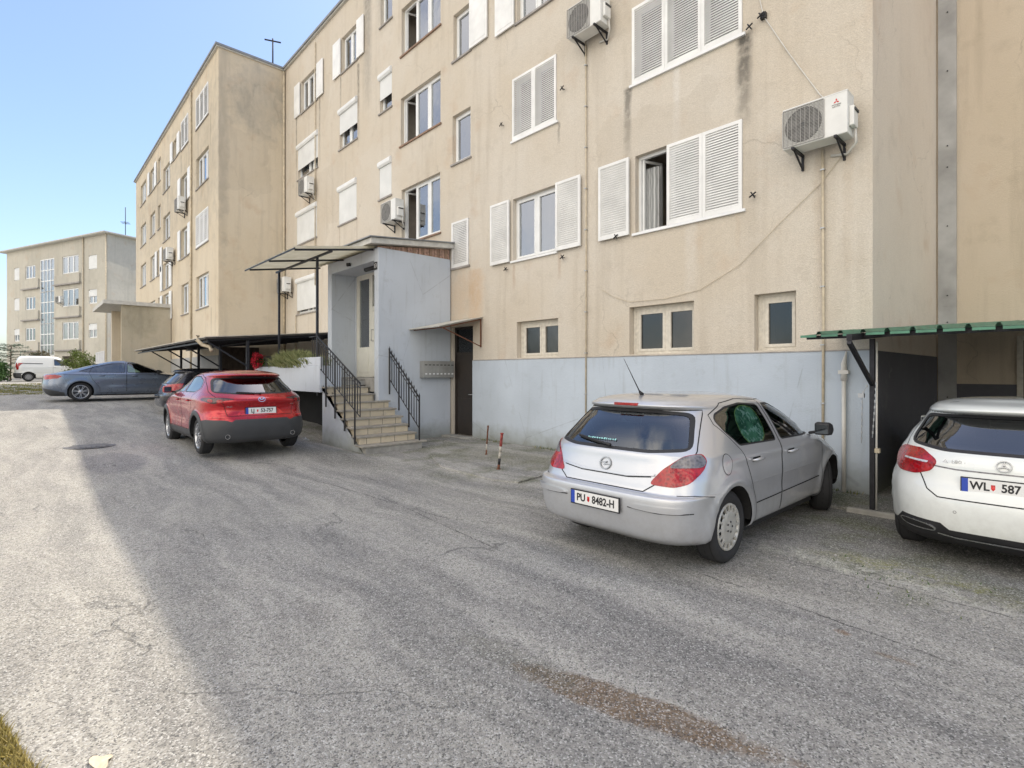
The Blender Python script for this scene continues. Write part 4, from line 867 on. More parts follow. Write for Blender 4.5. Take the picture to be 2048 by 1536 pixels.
# ------------------------------------------------------------------ air conditioners
M_FAN = simple('fan_blades', (.13, .13, .125), .6)
def ac_unit(label, x, z, w=.80, h=.55, d=.29, logo=False, gap=.10):
    t = thing('air_conditioner', label, 'air conditioner', (x, YF, z), 0, 'air conditioner outdoor units on the walls')
    F_ = Fr((x, YF, z), (1, 0, 0), (0, -1, 0)); d0, d1 = gap, gap+d
    m = MB(F_); m.box(-w/2, w/2, d0, d1, 0, h, M_AC); m.box(w/2-.0, w/2+.06, d0+.05, d1-.06, .10, .36, M_AC); m.box(-w/2-.004, w/2+.004, d0-.004, d1+.004, h-.02, h+.006, M_AC)
    m.build('casing', t, bevel=.012)
    cx, cz, r = -w*.17, h*.5, h*.42
    m = MB(F_); m.disc((cx, cz), r, d1-.004, M_ACD, 28, th=.006)
    for k in range(5):
        a = k*2*math.pi/5; m.prism([(cx+r*.15*math.cos(a), cz+r*.15*math.sin(a)), (cx+r*.9*math.cos(a), cz+r*.9*math.sin(a)), (cx+r*.9*math.cos(a+.8), cz+r*.9*math.sin(a+.8))], 1, d1+.003, d1+.005, M_FAN)
    m.disc((cx, cz), r*.16, d1+.003, M_FAN, 12, th=.01); m.build('fan', t)
    m = MB(F_); x0, x1 = cx-r*1.08, cx+r*1.08
    m.box(x0-.012, x0, d1, d1+.016, .03, h-.03, M_GRILLE); m.box(x1, x1+.012, d1, d1+.016, .03, h-.03, M_GRILLE); m.box(x0, x1, d1, d1+.016, .018, .03, M_GRILLE); m.box(x0, x1, d1, d1+.016, h-.03, h-.018, M_GRILLE)
    for i in range(1, 26): zz = .03+(h-.06)*i/26; m.box(x0, x1, d1+.008, d1+.013, zz-.003, zz+.003, M_GRILLE)
    for i in range(1, 9): xx = x0+(x1-x0)*i/9; m.box(xx-.003, xx+.003, d1+.006, d1+.016, .03, h-.03, M_GRILLE)
    m.build('grille', t)
    for s_ in (-1, 1):
        m = MB(F_); xx = s_*w*.33; m.beam((xx, 0, -.015), (xx, d1+.03, -.015), .035, .03, M_METAL); m.beam((xx, .015, -.23), (xx, .015, 0), .03, .03, M_METAL); m.beam((xx, .02, -.21), (xx, d1-.05, -.03), .02, .02, M_METAL); m.build('bracket', t)
    m = MB(F_); m.box(w/2+.06, w/2+.075, d0+.06, d1-.07, .3, .33, M_ACD); m.tube([(w/2+.03, d0+.08, .12), (w/2+.04, d0+.06, -.08), (w/2-.1, .03, -.16), (w/2-.3, .02, -.12)], .018, M_PIPEW, 6); m.build('pipe', t)
    if logo:
        m = MB(F_); lx, lz, s_ = w*.34, h*.80, .038; red = simple('logo_red', (.55, .02, .02), .5, var=.03)
        for a in (90, 210, 330):
            a = math.radians(a); c = [(0, 0), (s_*.58*math.cos(a-.52), s_*.58*math.sin(a-.52)), (s_*math.cos(a), s_*math.sin(a)), (s_*.58*math.cos(a+.52), s_*.58*math.sin(a+.52))]
            m.prism([(lx+p*1.0, lz+q) for p, q in c], 1, d1+.0005, d1+.003, red)
        m.build('logo', t); text_mesh('MITSUBISHI', .022, M_ACD, F_, lx, d1+.002, lz-.045, t, 'lettering'); text_mesh('ELECTRIC', .022, M_ACD, F_, lx, d1+.002, lz-.07, t, 'lettering')
    return t
def move_ac(src, label, x, z, y=None, rz=0, dy=0):
    r = src.copy(); COL.objects.link(r); r.location = (x, y if y is not None else YF, z); r.rotation_euler = (0, 0, rz); r['label'] = label
    for ch in [o for o in list(COL.objects) if o.parent == src]:
        c = ch.copy(); COL.objects.link(c); c.parent = r; c.matrix_parent_inverse = ch.matrix_parent_inverse.copy()
ac_unit('white air conditioner with three red diamonds, right of the first-floor shutters', -2.50, 4.80, .80, .56, logo=True)
ac1 = ac_unit('white air conditioner hanging highest, cut by the top of the photo', -6.52, 8.22, .80, .60)
move_ac(ac1, 'white air conditioner below the narrow roller blind beside the stairwell windows', -13.9, 6.10)
move_ac(ac1, 'white air conditioner just below the second-floor blind near the inner corner', -20.35, 8.50)
move_ac(ac1, 'round-fan air conditioner behind the shelter roof posts in the inner corner', -22.7, 5.0)
move_ac(ac1, 'upper air conditioner on the sand-coloured block', -28.9, 9.25, YL)
move_ac(ac1, 'lower air conditioner on the sand-coloured block', -31.6, 7.35, YL)
a_ = move_ac(ac1, 'air conditioner at a window of the distant pale block', C0.x+DU.x*6.2+.5*.37, 8.1+.0, C0.y+DU.y*6.2-.5*.93, math.radians(21.9))

# ------------------------------------------------------------------ bollards
def bollard(x, y, h, r, lean, label, cols):
    m = MB(); z = gz(x, y)-.02; k = len(cols); z += .03
    for i, c in enumerate(cols):
        a, b = i/k, (i+1)/k; m.tube([(x+lean*a, y, z+h*a), (x+lean*b, y, z+h*b)], r, c, 8)
    m.tube([(x+lean, y, z+h), (x+lean, y, z+h+.02)], r*1.25, cols[-1], 8)
    m.tube([(x, y, z-.02), (x, y, z+.03)], r*1.7, M_RUST, 8)
    tag(m.build('bollard'), label, 'bollard', 'rusty iron posts before the basement windows')
M_REDP = simple('peeling_red', (.30, .06, .05), .8, var=.4, vscale=30); M_WHP = simple('peeling_white', (.45, .42, .36), .8, var=.3, vscale=30)
bollard(-8.08, 6.78, .58, .016, .06, 'thin rusty post farther from the camera, nearer the basement door', [M_RUST, M_WHP, M_RUST, M_RUST, M_RUST])
bollard(-6.71, 5.9, .62, .024, .09, 'leaning rusty post with peeling red and white bands', [M_RUST, M_BLACK, M_WHP, M_WHP, M_REDP, M_REDP])
bollard(-5.0, 6.6, .80, .022, 0, 'rusty post just behind the silver hatchback', [M_RUST, M_RUST, M_RUST])

# ------------------------------------------------------------------ plants
def leaf_mat(name, c1, c2):
    g = G(name); P = g.pos(); f = g.noise(P, 9, 3); oi = g.n('ShaderNodeNewGeometry')
    col = g.mix(g.ramp(f, .35, .65), c1, c2)
    d = g.n('ShaderNodeBsdfTranslucent'); g.put(d.inputs[0], col)
    m_ = g.n('ShaderNodeMixShader'); m_.inputs[0].default_value = .25
    g.t.links.new(g.bsdf(col, .7, spec=.3), m_.inputs[1]); g.t.links.new(d.outputs[0], m_.inputs[2])
    return g.done(m_.outputs[0])
M_L1 = leaf_mat('leaves_olive', (.07, .11, .02), (.14, .17, .04)); M_L2 = leaf_mat('leaves_dark', (.03, .07, .02), (.06, .12, .03))
M_L3 = leaf_mat('leaves_lavender', (.17, .20, .08), (.32, .33, .16)); M_L4 = leaf_mat('needles_bluish', (.05, .11, .08), (.10, .18, .12))
M_L5 = leaf_mat('leaves_brownish', (.10, .09, .05), (.17, .14, .08)); M_FL = leaf_mat('petals_red', (.50, .015, .03), (.65, .05, .08)); M_BARK = simple('bark', (.12, .09, .06), .9, var=.3, vscale=10)
def leaves(m, rnd, c, rad, count, size, mat, shell=.35, clumps=14):
    cs = []
    for _ in range(clumps):
        v = Vector((rnd.gauss(0, 1), rnd.gauss(0, 1), rnd.gauss(0, 1))).normalized()*rnd.uniform(shell, .85); cs.append((v, rnd.uniform(.22, .42)))
    for _ in range(count):
        v, s_ = rnd.choice(cs); p = v+Vector((rnd.gauss(0, 1), rnd.gauss(0, 1), rnd.gauss(0, 1)))*s_*.45
        q = Vector(c)+Vector((p.x*rad[0], p.y*rad[1], p.z*rad[2]))
        a = Vector((rnd.gauss(0, 1), rnd.gauss(0, 1), rnd.gauss(0, .8))).normalized(); b = a.orthogonal().normalized(); b.rotate(Matrix.Rotation(rnd.uniform(0, 6.3), 3, a)); e = a.cross(b); k = size*rnd.uniform(.6, 1.3)
        m.add([q-b*k, q+e*k*.45, q+b*k, q-e*k*.45], [(0, 1, 2, 3)], mat)
def bush(name, label, cat, c, rad, count, size, mat, group=None, seed=1):
    t = thing(name, label, cat, (c[0], c[1], c[2]-rad[2]), 0, group); rnd = random.Random(seed)
    m = MB(); leaves(m, rnd, c, rad, count, size, mat, clumps=22); m.build('foliage', t, fixn=False)
    m = MB()
    for i in range(7): a = i*.9; m.tube([(c[0]+.05*math.cos(a), c[1]+.05*math.sin(a), c[2]-rad[2]), (c[0]+rad[0]*.35*math.cos(a), c[1]+rad[1]*.35*math.sin(a), c[2]), (c[0]+rad[0]*.6*math.cos(a), c[1]+rad[1]*.6*math.sin(a), c[2]+rad[2]*.5)], [.05, .03, .01], M_BARK, 5)
    m.build('stem', t)
    return t
bush('round_shrub', 'rounded olive-green shrub behind the roof of the white van', 'shrub', (-47.2, 3.05, 2.25), (1.15, 1.15, 1.05), 5200, .06, M_L1, seed=2)
bush('shrub', 'low brownish shrub in front of the far block, beside the round olive shrub', 'shrub', (-55, 1.4, 2.55), (1.4, 1.3, .95), 3200, .08, M_L5, seed=3)
bush('hedge', 'dense dark green hedge at the left edge behind the van', 'hedge', (-51, -1.9, 1.95), (2.2, 1.3, 1.15), 6500, .09, M_L2, seed=4)
bush('hedge', 'taller hedge rising at the far left beyond the van', 'hedge', (-60, -5.6, 2.2), (2.5, 1.7, 1.7), 4000, .11, M_L2, seed=5)
def conifer():
    t = thing('spreading_conifer', 'bluish spreading conifer with flat layered branches before the far block', 'tree', (-54.5, -.6, 1)); rnd = random.Random(8)
    m = MB(); m.tube([(-54.5, -.6, 1), (-54.4, -.55, 3.6)], [.06, .03], M_BARK); 
    f = MB()
    for i in range(34):
        a = i*2.4; z = 1.9+1.9*(i/34)+rnd.uniform(-.1, .1); L = (2.9-1.9*(i/34))*rnd.uniform(.6, 1)
        d = Vector((math.cos(a), math.sin(a), .10)); p0 = Vector((-54.5, -.6, z)); m.tube([tuple(p0), tuple(p0+d*L)], [.03, .008], M_BARK, 4)
        for j in range(75):
            u = rnd.uniform(.25, 1); q = p0+d*L*u+Vector((rnd.gauss(0, .22)*(1.2-u), rnd.gauss(0, .22)*(1.2-u), rnd.gauss(0, .05)))
            b = Vector((rnd.gauss(0, 1), rnd.gauss(0, 1), rnd.gauss(0, .3))).normalized(); e = b.cross(Vector((0, 0, 1))).normalized(); k = rnd.uniform(.05, .10)
            f.add([q-b*k, q+e*k*.35, q+b*k, q-e*k*.35], [(0, 1, 2, 3)], M_L4)
    m.build('trunk', t); f.build('crown', t, fixn=False)
conifer()
# plants in the planter: grassy lavender tuft and red geranium
def tuft():
    t = thing('lavender_bush', 'bushy grey-green lavender spilling over the planter box', 'plant', (-13.9, 5.25, 1.78)); rnd = random.Random(5); m = MB()
    for i in range(3200):
        cx = -13.75+rnd.gauss(0, .55); a = rnd.uniform(0, 6.3); L = rnd.uniform(.30, .62)*(1-.35*min(1, abs(cx+13.9)/1.2)); o = Vector((cx, 5.24+rnd.gauss(0, .10), 1.78))
        d = Vector((math.cos(a)*.65, math.sin(a)*.65-.25, rnd.uniform(.55, 1.7))).normalized(); s_ = d.cross(Vector((rnd.gauss(0, 1), rnd.gauss(0, 1), .1))).normalized()*.011
        p1 = o+d*L*.6; p2 = o+d*L+Vector((0, 0, -.05*L)); m.add([o-s_, o+s_, p1+s_*1.2, p2, p1-s_*1.2], [(0, 1, 2, 3, 4)], M_L3)
    m.build('foliage', t, fixn=False)
    t = thing('red_geranium', 'red flowering geranium hanging over the planter end', 'flower', (-15.9, 5.05, 1.8)); m = MB(); leaves(m, rnd, (-16.0, 5.02, 1.95), (.30, .2, .2), 260, .045, M_L2, clumps=8); m.build('foliage', t, fixn=False)
    m = MB(); leaves(m, rnd, (-16.0, 4.93, 2.0), (.38, .22, .24), 520, .038, M_FL, clumps=11); m.build('blossom', t, fixn=False)
tuft()
# grass strips
def grass(name, x0, x1, y0, y1, n, h, mats, seed):
    rnd = random.Random(seed); m = MB()
    for _ in range(n):
        x, y = rnd.uniform(x0, x1), rnd.uniform(y0, y1)
        if math.sin(x*3.1+y*2.3)+math.sin(x*1.3-y*4.1) < -.5: continue
        z = gz(x, y); a = rnd.uniform(0, 6.3); k = rnd.uniform(.5, 1)*h; w = .004+h*.05
        m.add([(x-w*math.cos(a), y-w*math.sin(a), z), (x+w*math.cos(a), y+w*math.sin(a), z), (x+rnd.gauss(0, .4)*k, y+rnd.gauss(0, .4)*k, z+k)], [(0, 1, 2)], rnd.choice(mats))
    tag(m.build(name, fixn=False), kind='stuff')
M_DRY = leaf_mat('grass_dry', (.22, .19, .06), (.30, .24, .08))
grass('grass', -45, -34, -3.0, 3.0, 9000, .10, [M_L1, M_DRY], 1)
grass('grass', -37.5, -31, -2.6, 1.2, 6000, .08, [M_L1, M_DRY], 2)
M_STRAW = leaf_mat('grass_straw', (.42, .34, .10), (.52, .43, .18)); rndg = random.Random(12); m = MB()
for _ in range(5200):
    t_ = rndg.uniform(0, 1); x = -3.9+1.0*t_; y = .04+.22*(x+3.0)-abs(rndg.gauss(0, .22)); a = rndg.uniform(0, 6.3); k = rndg.uniform(.015, .05)
    m.add([(x-.004*math.cos(a), y-.004*math.sin(a), 0), (x+.004*math.cos(a), y+.004*math.sin(a), 0), (x+rndg.gauss(0, .5)*k, y+rndg.gauss(0, .5)*k, k)], [(0, 1, 2)], rndg.choice([M_DRY, M_DRY, M_STRAW]))
tag(m.build('grass', fixn=False), kind='stuff')
grass('weeds', -9.9, -2.0, 8.12, 8.27, 900, .10, [M_L1, M_L2, M_DRY], 5)
grass('weeds', -1.5, 2.2, 4.6, 5.6, 260, .03, [M_L1, M_L2], 6)
rndp = random.Random(21); m = MB()
for _ in range(1500):
    u = rndp.random()
    if u < .45: x = rndp.uniform(-1.9, 2.5); y = 4.55-.36*x+rndp.gauss(0, .28)
    elif u < .75: x = rndp.uniform(-9.8, -1.9); y = 8.1-abs(rndp.gauss(0, .25))
    else: x = rndp.uniform(-9, 1); y = rndp.uniform(.5, 7)
    z = gz(x, y); k = rndp.uniform(.004, .013); a = rndp.uniform(0, 3.1); c_, s_ = math.cos(a)*k, math.sin(a)*k
    m.add([(x-c_, y-s_, z), (x+s_, y-c_, z), (x+c_, y+s_*.8, z), (x-s_, y+c_, z), (x+k*.2, y, z+k*.9)], [(0, 1, 4), (1, 2, 4), (2, 3, 4), (3, 0, 4)], rndp.choice([M_CONC, M_ASPH, M_CONC]))
tag(m.build('gravel', fixn=False), kind='stuff')
# dropped leaf
m = MB(); c = Vector((-2.83, .25, .006)); pts = [c+Vector((.055*math.cos(t)*(1+.3*math.cos(3*t)), .035*math.sin(t)*(1+.3*math.cos(3*t)), .01*math.sin(2*t)+.006)) for t in [i*math.pi/9 for i in range(18)]]
m.add([c+Vector((0, 0, .012))]+pts, [(0, i+1, (i+1) % 18+1) for i in range(18)], simple('dry_leaf', (.60, .50, .36), .8, var=.2, vscale=30)); tag(m.build('dry_leaf'), 'dry curled leaf lying on the sunlit asphalt at the bottom edge', 'leaf')
# crumpled paper behind the red car
m = MB(); rp = random.Random(4); c = Vector((-11.9, 4.7, gz(-11.9, 4.7)+.03))
pts = [c+Vector((rp.gauss(0, .07), rp.gauss(0, .07), rp.uniform(-.03, .06))) for _ in range(14)]
m.add(pts, [(rp.randrange(14), rp.randrange(14), rp.randrange(14)) for _ in range(0)]+[(i, (i+1) % 14, (i+5) % 14) for i in range(14)], M_WHITE); tag(m.build('paper_scrap', fixn=False), 'crumpled white litter on the ground right of the red car', 'litter')
# pale concrete apron by the van
m = MB(); m.add([(-70, -8, gz(-70, 0)+.012), (-44.5, -8, gz(-44.5, 0)+.012), (-44.5, 4.2, gz(-44.5, 0)+.012), (-70, 4.2, gz(-70, 0)+.012)], [(0, 1, 2, 3)], simple('pale_paving', (.42, .40, .35), .9, var=.15)); tag(m.build('path', fixn=False), kind='structure')
# ------------------------------------------------------------------ cars: a lofted skin, cut along its panel lines
def paint(name, col, metal, rough=.32, flake=.06, dirty=1.0):
    g = G(name); o = g.n('ShaderNodeTexCoord').outputs['Object']
    f = g.noise(o, 3, 3); d = g.noise(o, 14, 4, .7); q = g.n('ShaderNodeSeparateXYZ'); g.t.links.new(o, q.inputs[0])
    c = g.mix(g.ramp(g.noise(o, 900, 1), .3, .7, 0, flake*3), col, tuple(min(1, x*1.5) for x in col))
    dirt = g.mt('MULTIPLY', g.ramp(d, .40, .72), g.ramp(q.outputs[2], .1, .75, .28*dirty, .0))
    c = g.mix(dirt, c, (.23, .20, .16))
    o1 = g.bsdf(c, g.mt('ADD', g.ramp(f, .3, .7, rough-.03, rough+.05), g.mt('MULTIPLY', dirt, .3)), metal, None, .9, coat_rough=.04)
    mx = g.n('ShaderNodeMixShader'); g.t.links.new(g.n('ShaderNodeNewGeometry').outputs['Backfacing'], mx.inputs[0]); g.t.links.new(o1, mx.inputs[1]); g.t.links.new(g.bsdf((.02, .02, .022), .9), mx.inputs[2])
    return g.done(mx.outputs[0])
def lamp_mat(name, col):
    g = G(name); o = g.n('ShaderNodeTexCoord').outputs['Object']
    v = g.vor(g.vec(o, (1, 1, 1)), 38, out='Distance'); w = g.noise(o, 9, 2)
    c = g.mix(g.ramp(v, .1, .7), tuple(x*.45 for x in col), col); c = g.mix(g.ramp(w, .5, .65, 0, .35), c, tuple(min(1, x*1.6+.04) for x in col))
    return g.done(g.bsdf(c, .12, 0, g.bump(v, .25, .01), .5))
M_TAIL = lamp_mat('tail_lamp_red', (.34, .0, .002)); M_TAILC = lamp_mat('tail_lamp_smoke', (.17, .16, .17)); M_TAILB = lamp_mat('tail_lamp_dark', (.055, .012, .016))
M_HEAD = lamp_mat('head_lamp_clear', (.55, .57, .6)); M_REFL = lamp_mat('reflector', (.6, .02, .02))
M_TYRE = simple('tyre_rubber', (.022, .022, .023), .85, var=.3, vscale=9, bump=.2, bscale=60)
M_BADGE = simple('badge_metal', (.30, .31, .32), .25, .9, var=.05)
M_MIRG = simple('mirror_glass_dark', (.06, .07, .08), .08, .9)
M_WSCR = simple('windscreen_dark', (.01, .012, .014), .04, 0, coat=1)
M_CHROME = simple('chrome', (.75, .76, .78), .12, 1.0, var=.03); M_RIM = simple('alloy_silver', (.50, .51, .53), .3, .85, var=.06)
M_CAPR = simple('hubcap_worn', (.50, .49, .45), .45, .35, var=.15, vscale=12); M_RIMD = simple('alloy_dark', (.05, .05, .055), .35, .7); M_STEEL = simple('steel_wheel', (.27, .27, .27), .5, .6)
M_CLAD = simple('cladding_grey', (.045, .047, .05), .55, var=.12, vscale=5); M_SEAT = simple('seat_fabric', (.05, .05, .055), .9); M_PLATE = simple('plate_white', (.72, .72, .70), .35, var=.02)
M_BLUE = simple('plate_blue', (.02, .06, .38), .4, var=.02); M_INK = simple('plate_ink', (.01, .01, .012), .5, var=.0); M_UNDER = simple('underbody', (.012, .012, .012), .9)

def cr(ps, t):
    """Catmull-Rom through rows of numbers"""
    n = len(ps)-1; i = min(int(t), n-1); f = t-i
    a, b, c, d = ps[max(i-1, 0)], ps[i], ps[i+1], ps[min(i+2, n)]
    return [.5*((2*q)+(-p+r)*f+(2*p-5*q+4*r-s)*f*f+(-p+3*q-3*r+s)*f**3) for p, q, r, s in zip(a, b, c, d)]
def chaikin(P, it=2, closed=True):
    for _ in range(it):
        n = len(P); Q = [] if closed else [P[0]]
        for i in range(n if closed else n-1):
            a, b = P[i], P[(i+1) % n]; Q += [(a[0]*.75+b[0]*.25, a[1]*.75+b[1]*.25), (a[0]*.25+b[0]*.75, a[1]*.25+b[1]*.75)]
        P = Q if closed else Q+[P[-1]]
    return P
def fillet(P, r=.045, k=4):
    Q = []; n = len(P)
    for i in range(n):
        a, b, c = Vector(P[i-1]), Vector(P[i]), Vector(P[(i+1) % n]); l1, l2 = (a-b).length, (c-b).length; d1, d2 = (a-b)/max(l1, 1e-9), (c-b)/max(l2, 1e-9)
        sharp = 1+d1.dot(d2); rr = min(r*(1 if sharp > .25 else .6), .45*l1, .45*l2); p0, p1 = b+d1*rr, b+d2*rr
        Q += [tuple(p0*(1-t)**2+b*2*t*(1-t)+p1*t*t) for t in [j/k for j in range(k+1)]]
    return Q
def inside(P, x, y):
    r = False; j = len(P)-1
    for i in range(len(P)):
        if (P[i][1] > y) != (P[j][1] > y) and x < (P[j][0]-P[i][0])*(y-P[i][1])/(P[j][1]-P[i][1])+P[i][0]: r = not r
        j = i
    return r
def inset(P, d):
    A = sum(P[i][0]*P[(i+1) % len(P)][1]-P[(i+1) % len(P)][0]*P[i][1] for i in range(len(P))); s = 1 if A > 0 else -1; Q = []
    for i in range(len(P)):
        a, b, c = Vector(P[i-1]), Vector(P[i]), Vector(P[(i+1) % len(P)])
        e1 = (b-a).normalized() if (b-a).length > 1e-6 else Vector((1, 0)); e2 = (c-b).normalized() if (c-b).length > 1e-6 else e1
        n = Vector((-(e1.y+e2.y), e1.x+e2.x)); n = n.normalized() if n.length > 1e-6 else Vector((-e1.y, e1.x)); Q.append(tuple(b+n*d*s))
    return Q

class Car:
    def __init__(s, spec, name, label, loc, rz, cat='car'):
        s.sp = spec; s.root = thing(name, label, cat, loc, rz)
        s.M = Matrix.Translation(loc) @ Matrix.Rotation(rz, 4, 'Z') @ Matrix.Translation((-spec['L']/2, 0, 0))
        s.skin(); s.cuts = []; s.tags = []
    def skin(s):
        sp = s.sp; lv = sp['levels']; SUB = 6; rings = []; N = 84; NP = 220
        for k in range((len(lv)-1)*SUB+1):
            z, xr, xf, w, nr, nf = cr(lv, k/SUB); w = max(w, 0); nr = max(2, nr*.86); a_r = min(sp.get('cr', .85), (xf-xr)*.5); a_f = min(sp.get('cf', 1.0), (xf-xr)*.5); nf = max(2, nf*.9)
            P = []
            for j in range(NP+1):
                th = math.pi*j/NP; c, sn = math.cos(th), math.sin(th)
                if c >= 0: P.append((xr+a_r-a_r*abs(c)**(2/nr), w*abs(sn)**(2/nr)))
                else: P.append((xf-a_f+a_f*abs(c)**(2/nf), w*abs(sn)**(2/nf)))
            D = [0]
            for a, b in zip(P, P[1:]): D.append(D[-1]+math.hypot(b[0]-a[0], b[1]-a[1]))
            R = []; j = 0
            for i in range(N+1):
                t = D[-1]*i/N
                while j < NP-1 and D[j+1] < t: j += 1
                f = (t-D[j])/max(1e-9, D[j+1]-D[j]); R.append((P[j][0]+(P[j+1][0]-P[j][0])*f, P[j][1]+(P[j+1][1]-P[j][1])*f))
            rings.append([s.shape(x, y, z, w) for x, y in R])
        vs = []; fs = []; W_ = 2*N
        for R in rings: vs += R+[(x, -y, z) for x, y, z in R[-2:0:-1]]
        for k in range(len(rings)-1):
            for i in range(W_): fs.append((k*W_+(i+1) % W_, k*W_+i, (k+1)*W_+i, (k+1)*W_+(i+1) % W_))
        me = bpy.data.meshes.new('t'); me.from_pydata(vs, [], fs); bm = bmesh.new(); bm.from_mesh(me); bpy.data.meshes.remove(me)
        bmesh.ops.remove_doubles(bm, verts=bm.verts, dist=.0004); bmesh.ops.dissolve_degenerate(bm, edges=bm.edges, dist=.0004)
        bmesh.ops.recalc_face_normals(bm, faces=bm.faces); bm.normal_update()
        up = max(bm.faces, key=lambda f: f.calc_center_median().z)
        if up.normal.z < 0: bmesh.ops.reverse_faces(bm, faces=bm.faces)
        bm.normal_update(); s.bm = bm
        bt = bm.copy(); bmesh.ops.triangulate(bt, faces=bt.faces); bt.normal_update(); bt.verts.ensure_lookup_table(); bt.faces.ensure_lookup_table()
        s.bvh = BVHTree.FromBMesh(bt); s.tri = [[v.index for v in f.verts] for f in bt.faces]; s.co = [v.co.copy() for v in bt.verts]; s.no = [v.normal.copy() for v in bt.verts]; bt.free()
    def shape(s, x, y, z, w):
        sp = s.sp
        if y > 1e-4:
            for ax in sp['axles']:
                r = math.hypot(x-ax, z-sp['R']); k = math.exp(-((r-sp['arch']-.035)/.055)**2)*min(1, y/(.6*max(w, .01)))
                y += sp.get('flare', .018)*k
            for (z0, dz, amp, x0, x1) in sp.get('creases', []):
                if x0 < x < x1: y += amp*math.exp(-((z-z0)/dz)**2)*min(1, (x-x0)*3)*min(1, (x1-x)*3)
        taper = sp.get('taper')
        if taper and z > taper[0]: y *= 1-taper[1]*max(0, (taper[2]-x)/taper[2])*min(1, (z-taper[0])/.25)
        if sp.get('rear_fn'): x = sp['rear_fn'](x, y, z, w)
        return (x, y, z)
    def nrm(s, p):
        loc, n, i, d = s.bvh.find_nearest(p)
        if i is None: return Vector((0, 0, 1))
        a, b, c = (s.co[k] for k in s.tri[i]); na, nb, nc = (s.no[k] for k in s.tri[i])
        v0, v1, v2 = b-a, c-a, loc-a; d00, d01, d11, d20, d21 = v0.dot(v0), v0.dot(v1), v1.dot(v1), v2.dot(v0), v2.dot(v1); den = d00*d11-d01*d01
        if abs(den) < 1e-14: return n
        v = (d11*d20-d01*d21)/den; w = (d00*d21-d01*d20)/den; q = na*(1-v-w)+nb*v+nc*w
        return q.normalized() if q.length > 1e-6 else n
    def cut(s, poly, axis):
        """split the skin along a polygon drawn in the side (x,z) or rear (y,z) view"""
        bm = s.bm; polys = [poly] if axis == 'side' else [poly]
        for P in polys:
            n = len(P); xs = [p[0] for p in P]; zs = [p[1] for p in P]; x0, x1, z0, z1 = min(xs)-.15, max(xs)+.15, min(zs)-.15, max(zs)+.15
            cand = []
            for f in bm.faces:
                c = f.calc_center_median(); u = c.x if axis == 'side' else c.y
                if x0 < u < x1 and z0 < c.z < z1 and (abs(f.normal.y) > .12 if axis == 'side' else (f.normal.x < -.015 and c.x < s.sp['L']*.5) if axis == 'rear' else (f.normal.x > .1 and c.x > s.sp['L']*.5)): cand.append(f)
            cand = set(cand)
            for i in range(n):
                a, b = P[i], P[(i+1) % n]; dx, dz = b[0]-a[0], b[1]-a[1]
                if abs(dx)+abs(dz) < 1e-6: continue
                ex0, ex1, ez0, ez1 = min(a[0], b[0])-1e-3, max(a[0], b[0])+1e-3, min(a[1], b[1])-1e-3, max(a[1], b[1])+1e-3; sel = []
                for f in cand:
                    if not f.is_valid: continue
                    us = [(v.co.x if axis == 'side' else v.co.y) for v in f.verts]; ws = [v.co.z for v in f.verts]
                    if max(us) > ex0 and min(us) < ex1 and max(ws) > ez0 and min(ws) < ez1: sel.append(f)
                if not sel: continue
                ge = list({e for f in sel for e in f.edges}); gv = list({v for f in sel for v in f.verts})
                no = Vector((dz, 0, -dx)) if axis == 'side' else Vector((0, dz, -dx)); co = Vector((a[0], 0, a[1])) if axis == 'side' else Vector((0, a[0], a[1]))
                r = bmesh.ops.bisect_plane(bm, geom=gv+ge+sel, dist=2e-4, plane_co=co, plane_no=no.normalized())
                cand |= {g for g in r['geom'] if isinstance(g, bmesh.types.BMFace)}; cand = {f for f in cand if f.is_valid}
            bm.normal_update()
    def region(s, poly, axis, key):
        s.cut(poly, axis); s.tags.append((poly, axis, key))
    def classify(s):
        out = {}
        for f in s.bm.faces:
            c = f.calc_center_median(); k = 'body'
            for poly, axis, key in s.tags:
                if axis == 'side':
                    if abs(f.normal.y) > .12 and inside(poly, c.x, c.z): k = key; break
                elif axis == 'rear':
                    if f.normal.x < -.015 and c.x < s.sp['L']*.5 and inside(poly, c.y, c.z): k = key; break
                elif f.normal.x > .1 and c.x > s.sp['L']*.5 and inside(poly, c.y, c.z): k = key; break
            if isinstance(k, tuple) and k[-1] == '*': k = (k[0], 'L' if c.y > 0 else 'R')
            out.setdefault(k, []).append(f)
        return out
    def emit(s, faces, mat, name, parent, off=0.0):
        idx = {}; vs = []; fs = []
        for f in faces:
            q = []
            for v in f.verts:
                if v.index not in idx: idx[v.index] = len(vs); vs.append(v.co.copy())
                q.append(idx[v.index])
            fs.append(q)
        return s.mesh(vs, fs, mat, name, parent, off)
    def mesh(s, vs, fs, mat, name, parent, off=0.0, rim=0):
        ns = [s.nrm(v) for v in vs]; vs = [v+n*off for v, n in zip(vs, ns)]
        n0 = len(vs)
        if rim:
            ec = {}
            for f in fs:
                for a, b in zip(f, f[1:]+f[:1]): ec[(a, b)] = 1
            bd = [(a, b) for a, b in ec if (b, a) not in ec]; mp = {}
            for a, b in bd:
                for k in (a, b):
                    if k not in mp: mp[k] = len(vs); vs.append(vs[k]-ns[k]*rim); ns.append(ns[k])
                fs = fs+[[b, a, mp[a], mp[b]]]
        me = bpy.data.meshes.new(name); R3 = s.M.to_3x3()
        me.from_pydata([s.M @ v for v in vs], [], fs); me.materials.append(mat); me.polygons.foreach_set('use_smooth', [True]*len(me.polygons)); me.update()
        try: me.normals_split_custom_set_from_vertices([tuple(R3 @ n) for n in ns])
        except Exception as e: print('nrm', e)
        return link(name, me, parent or s.root)
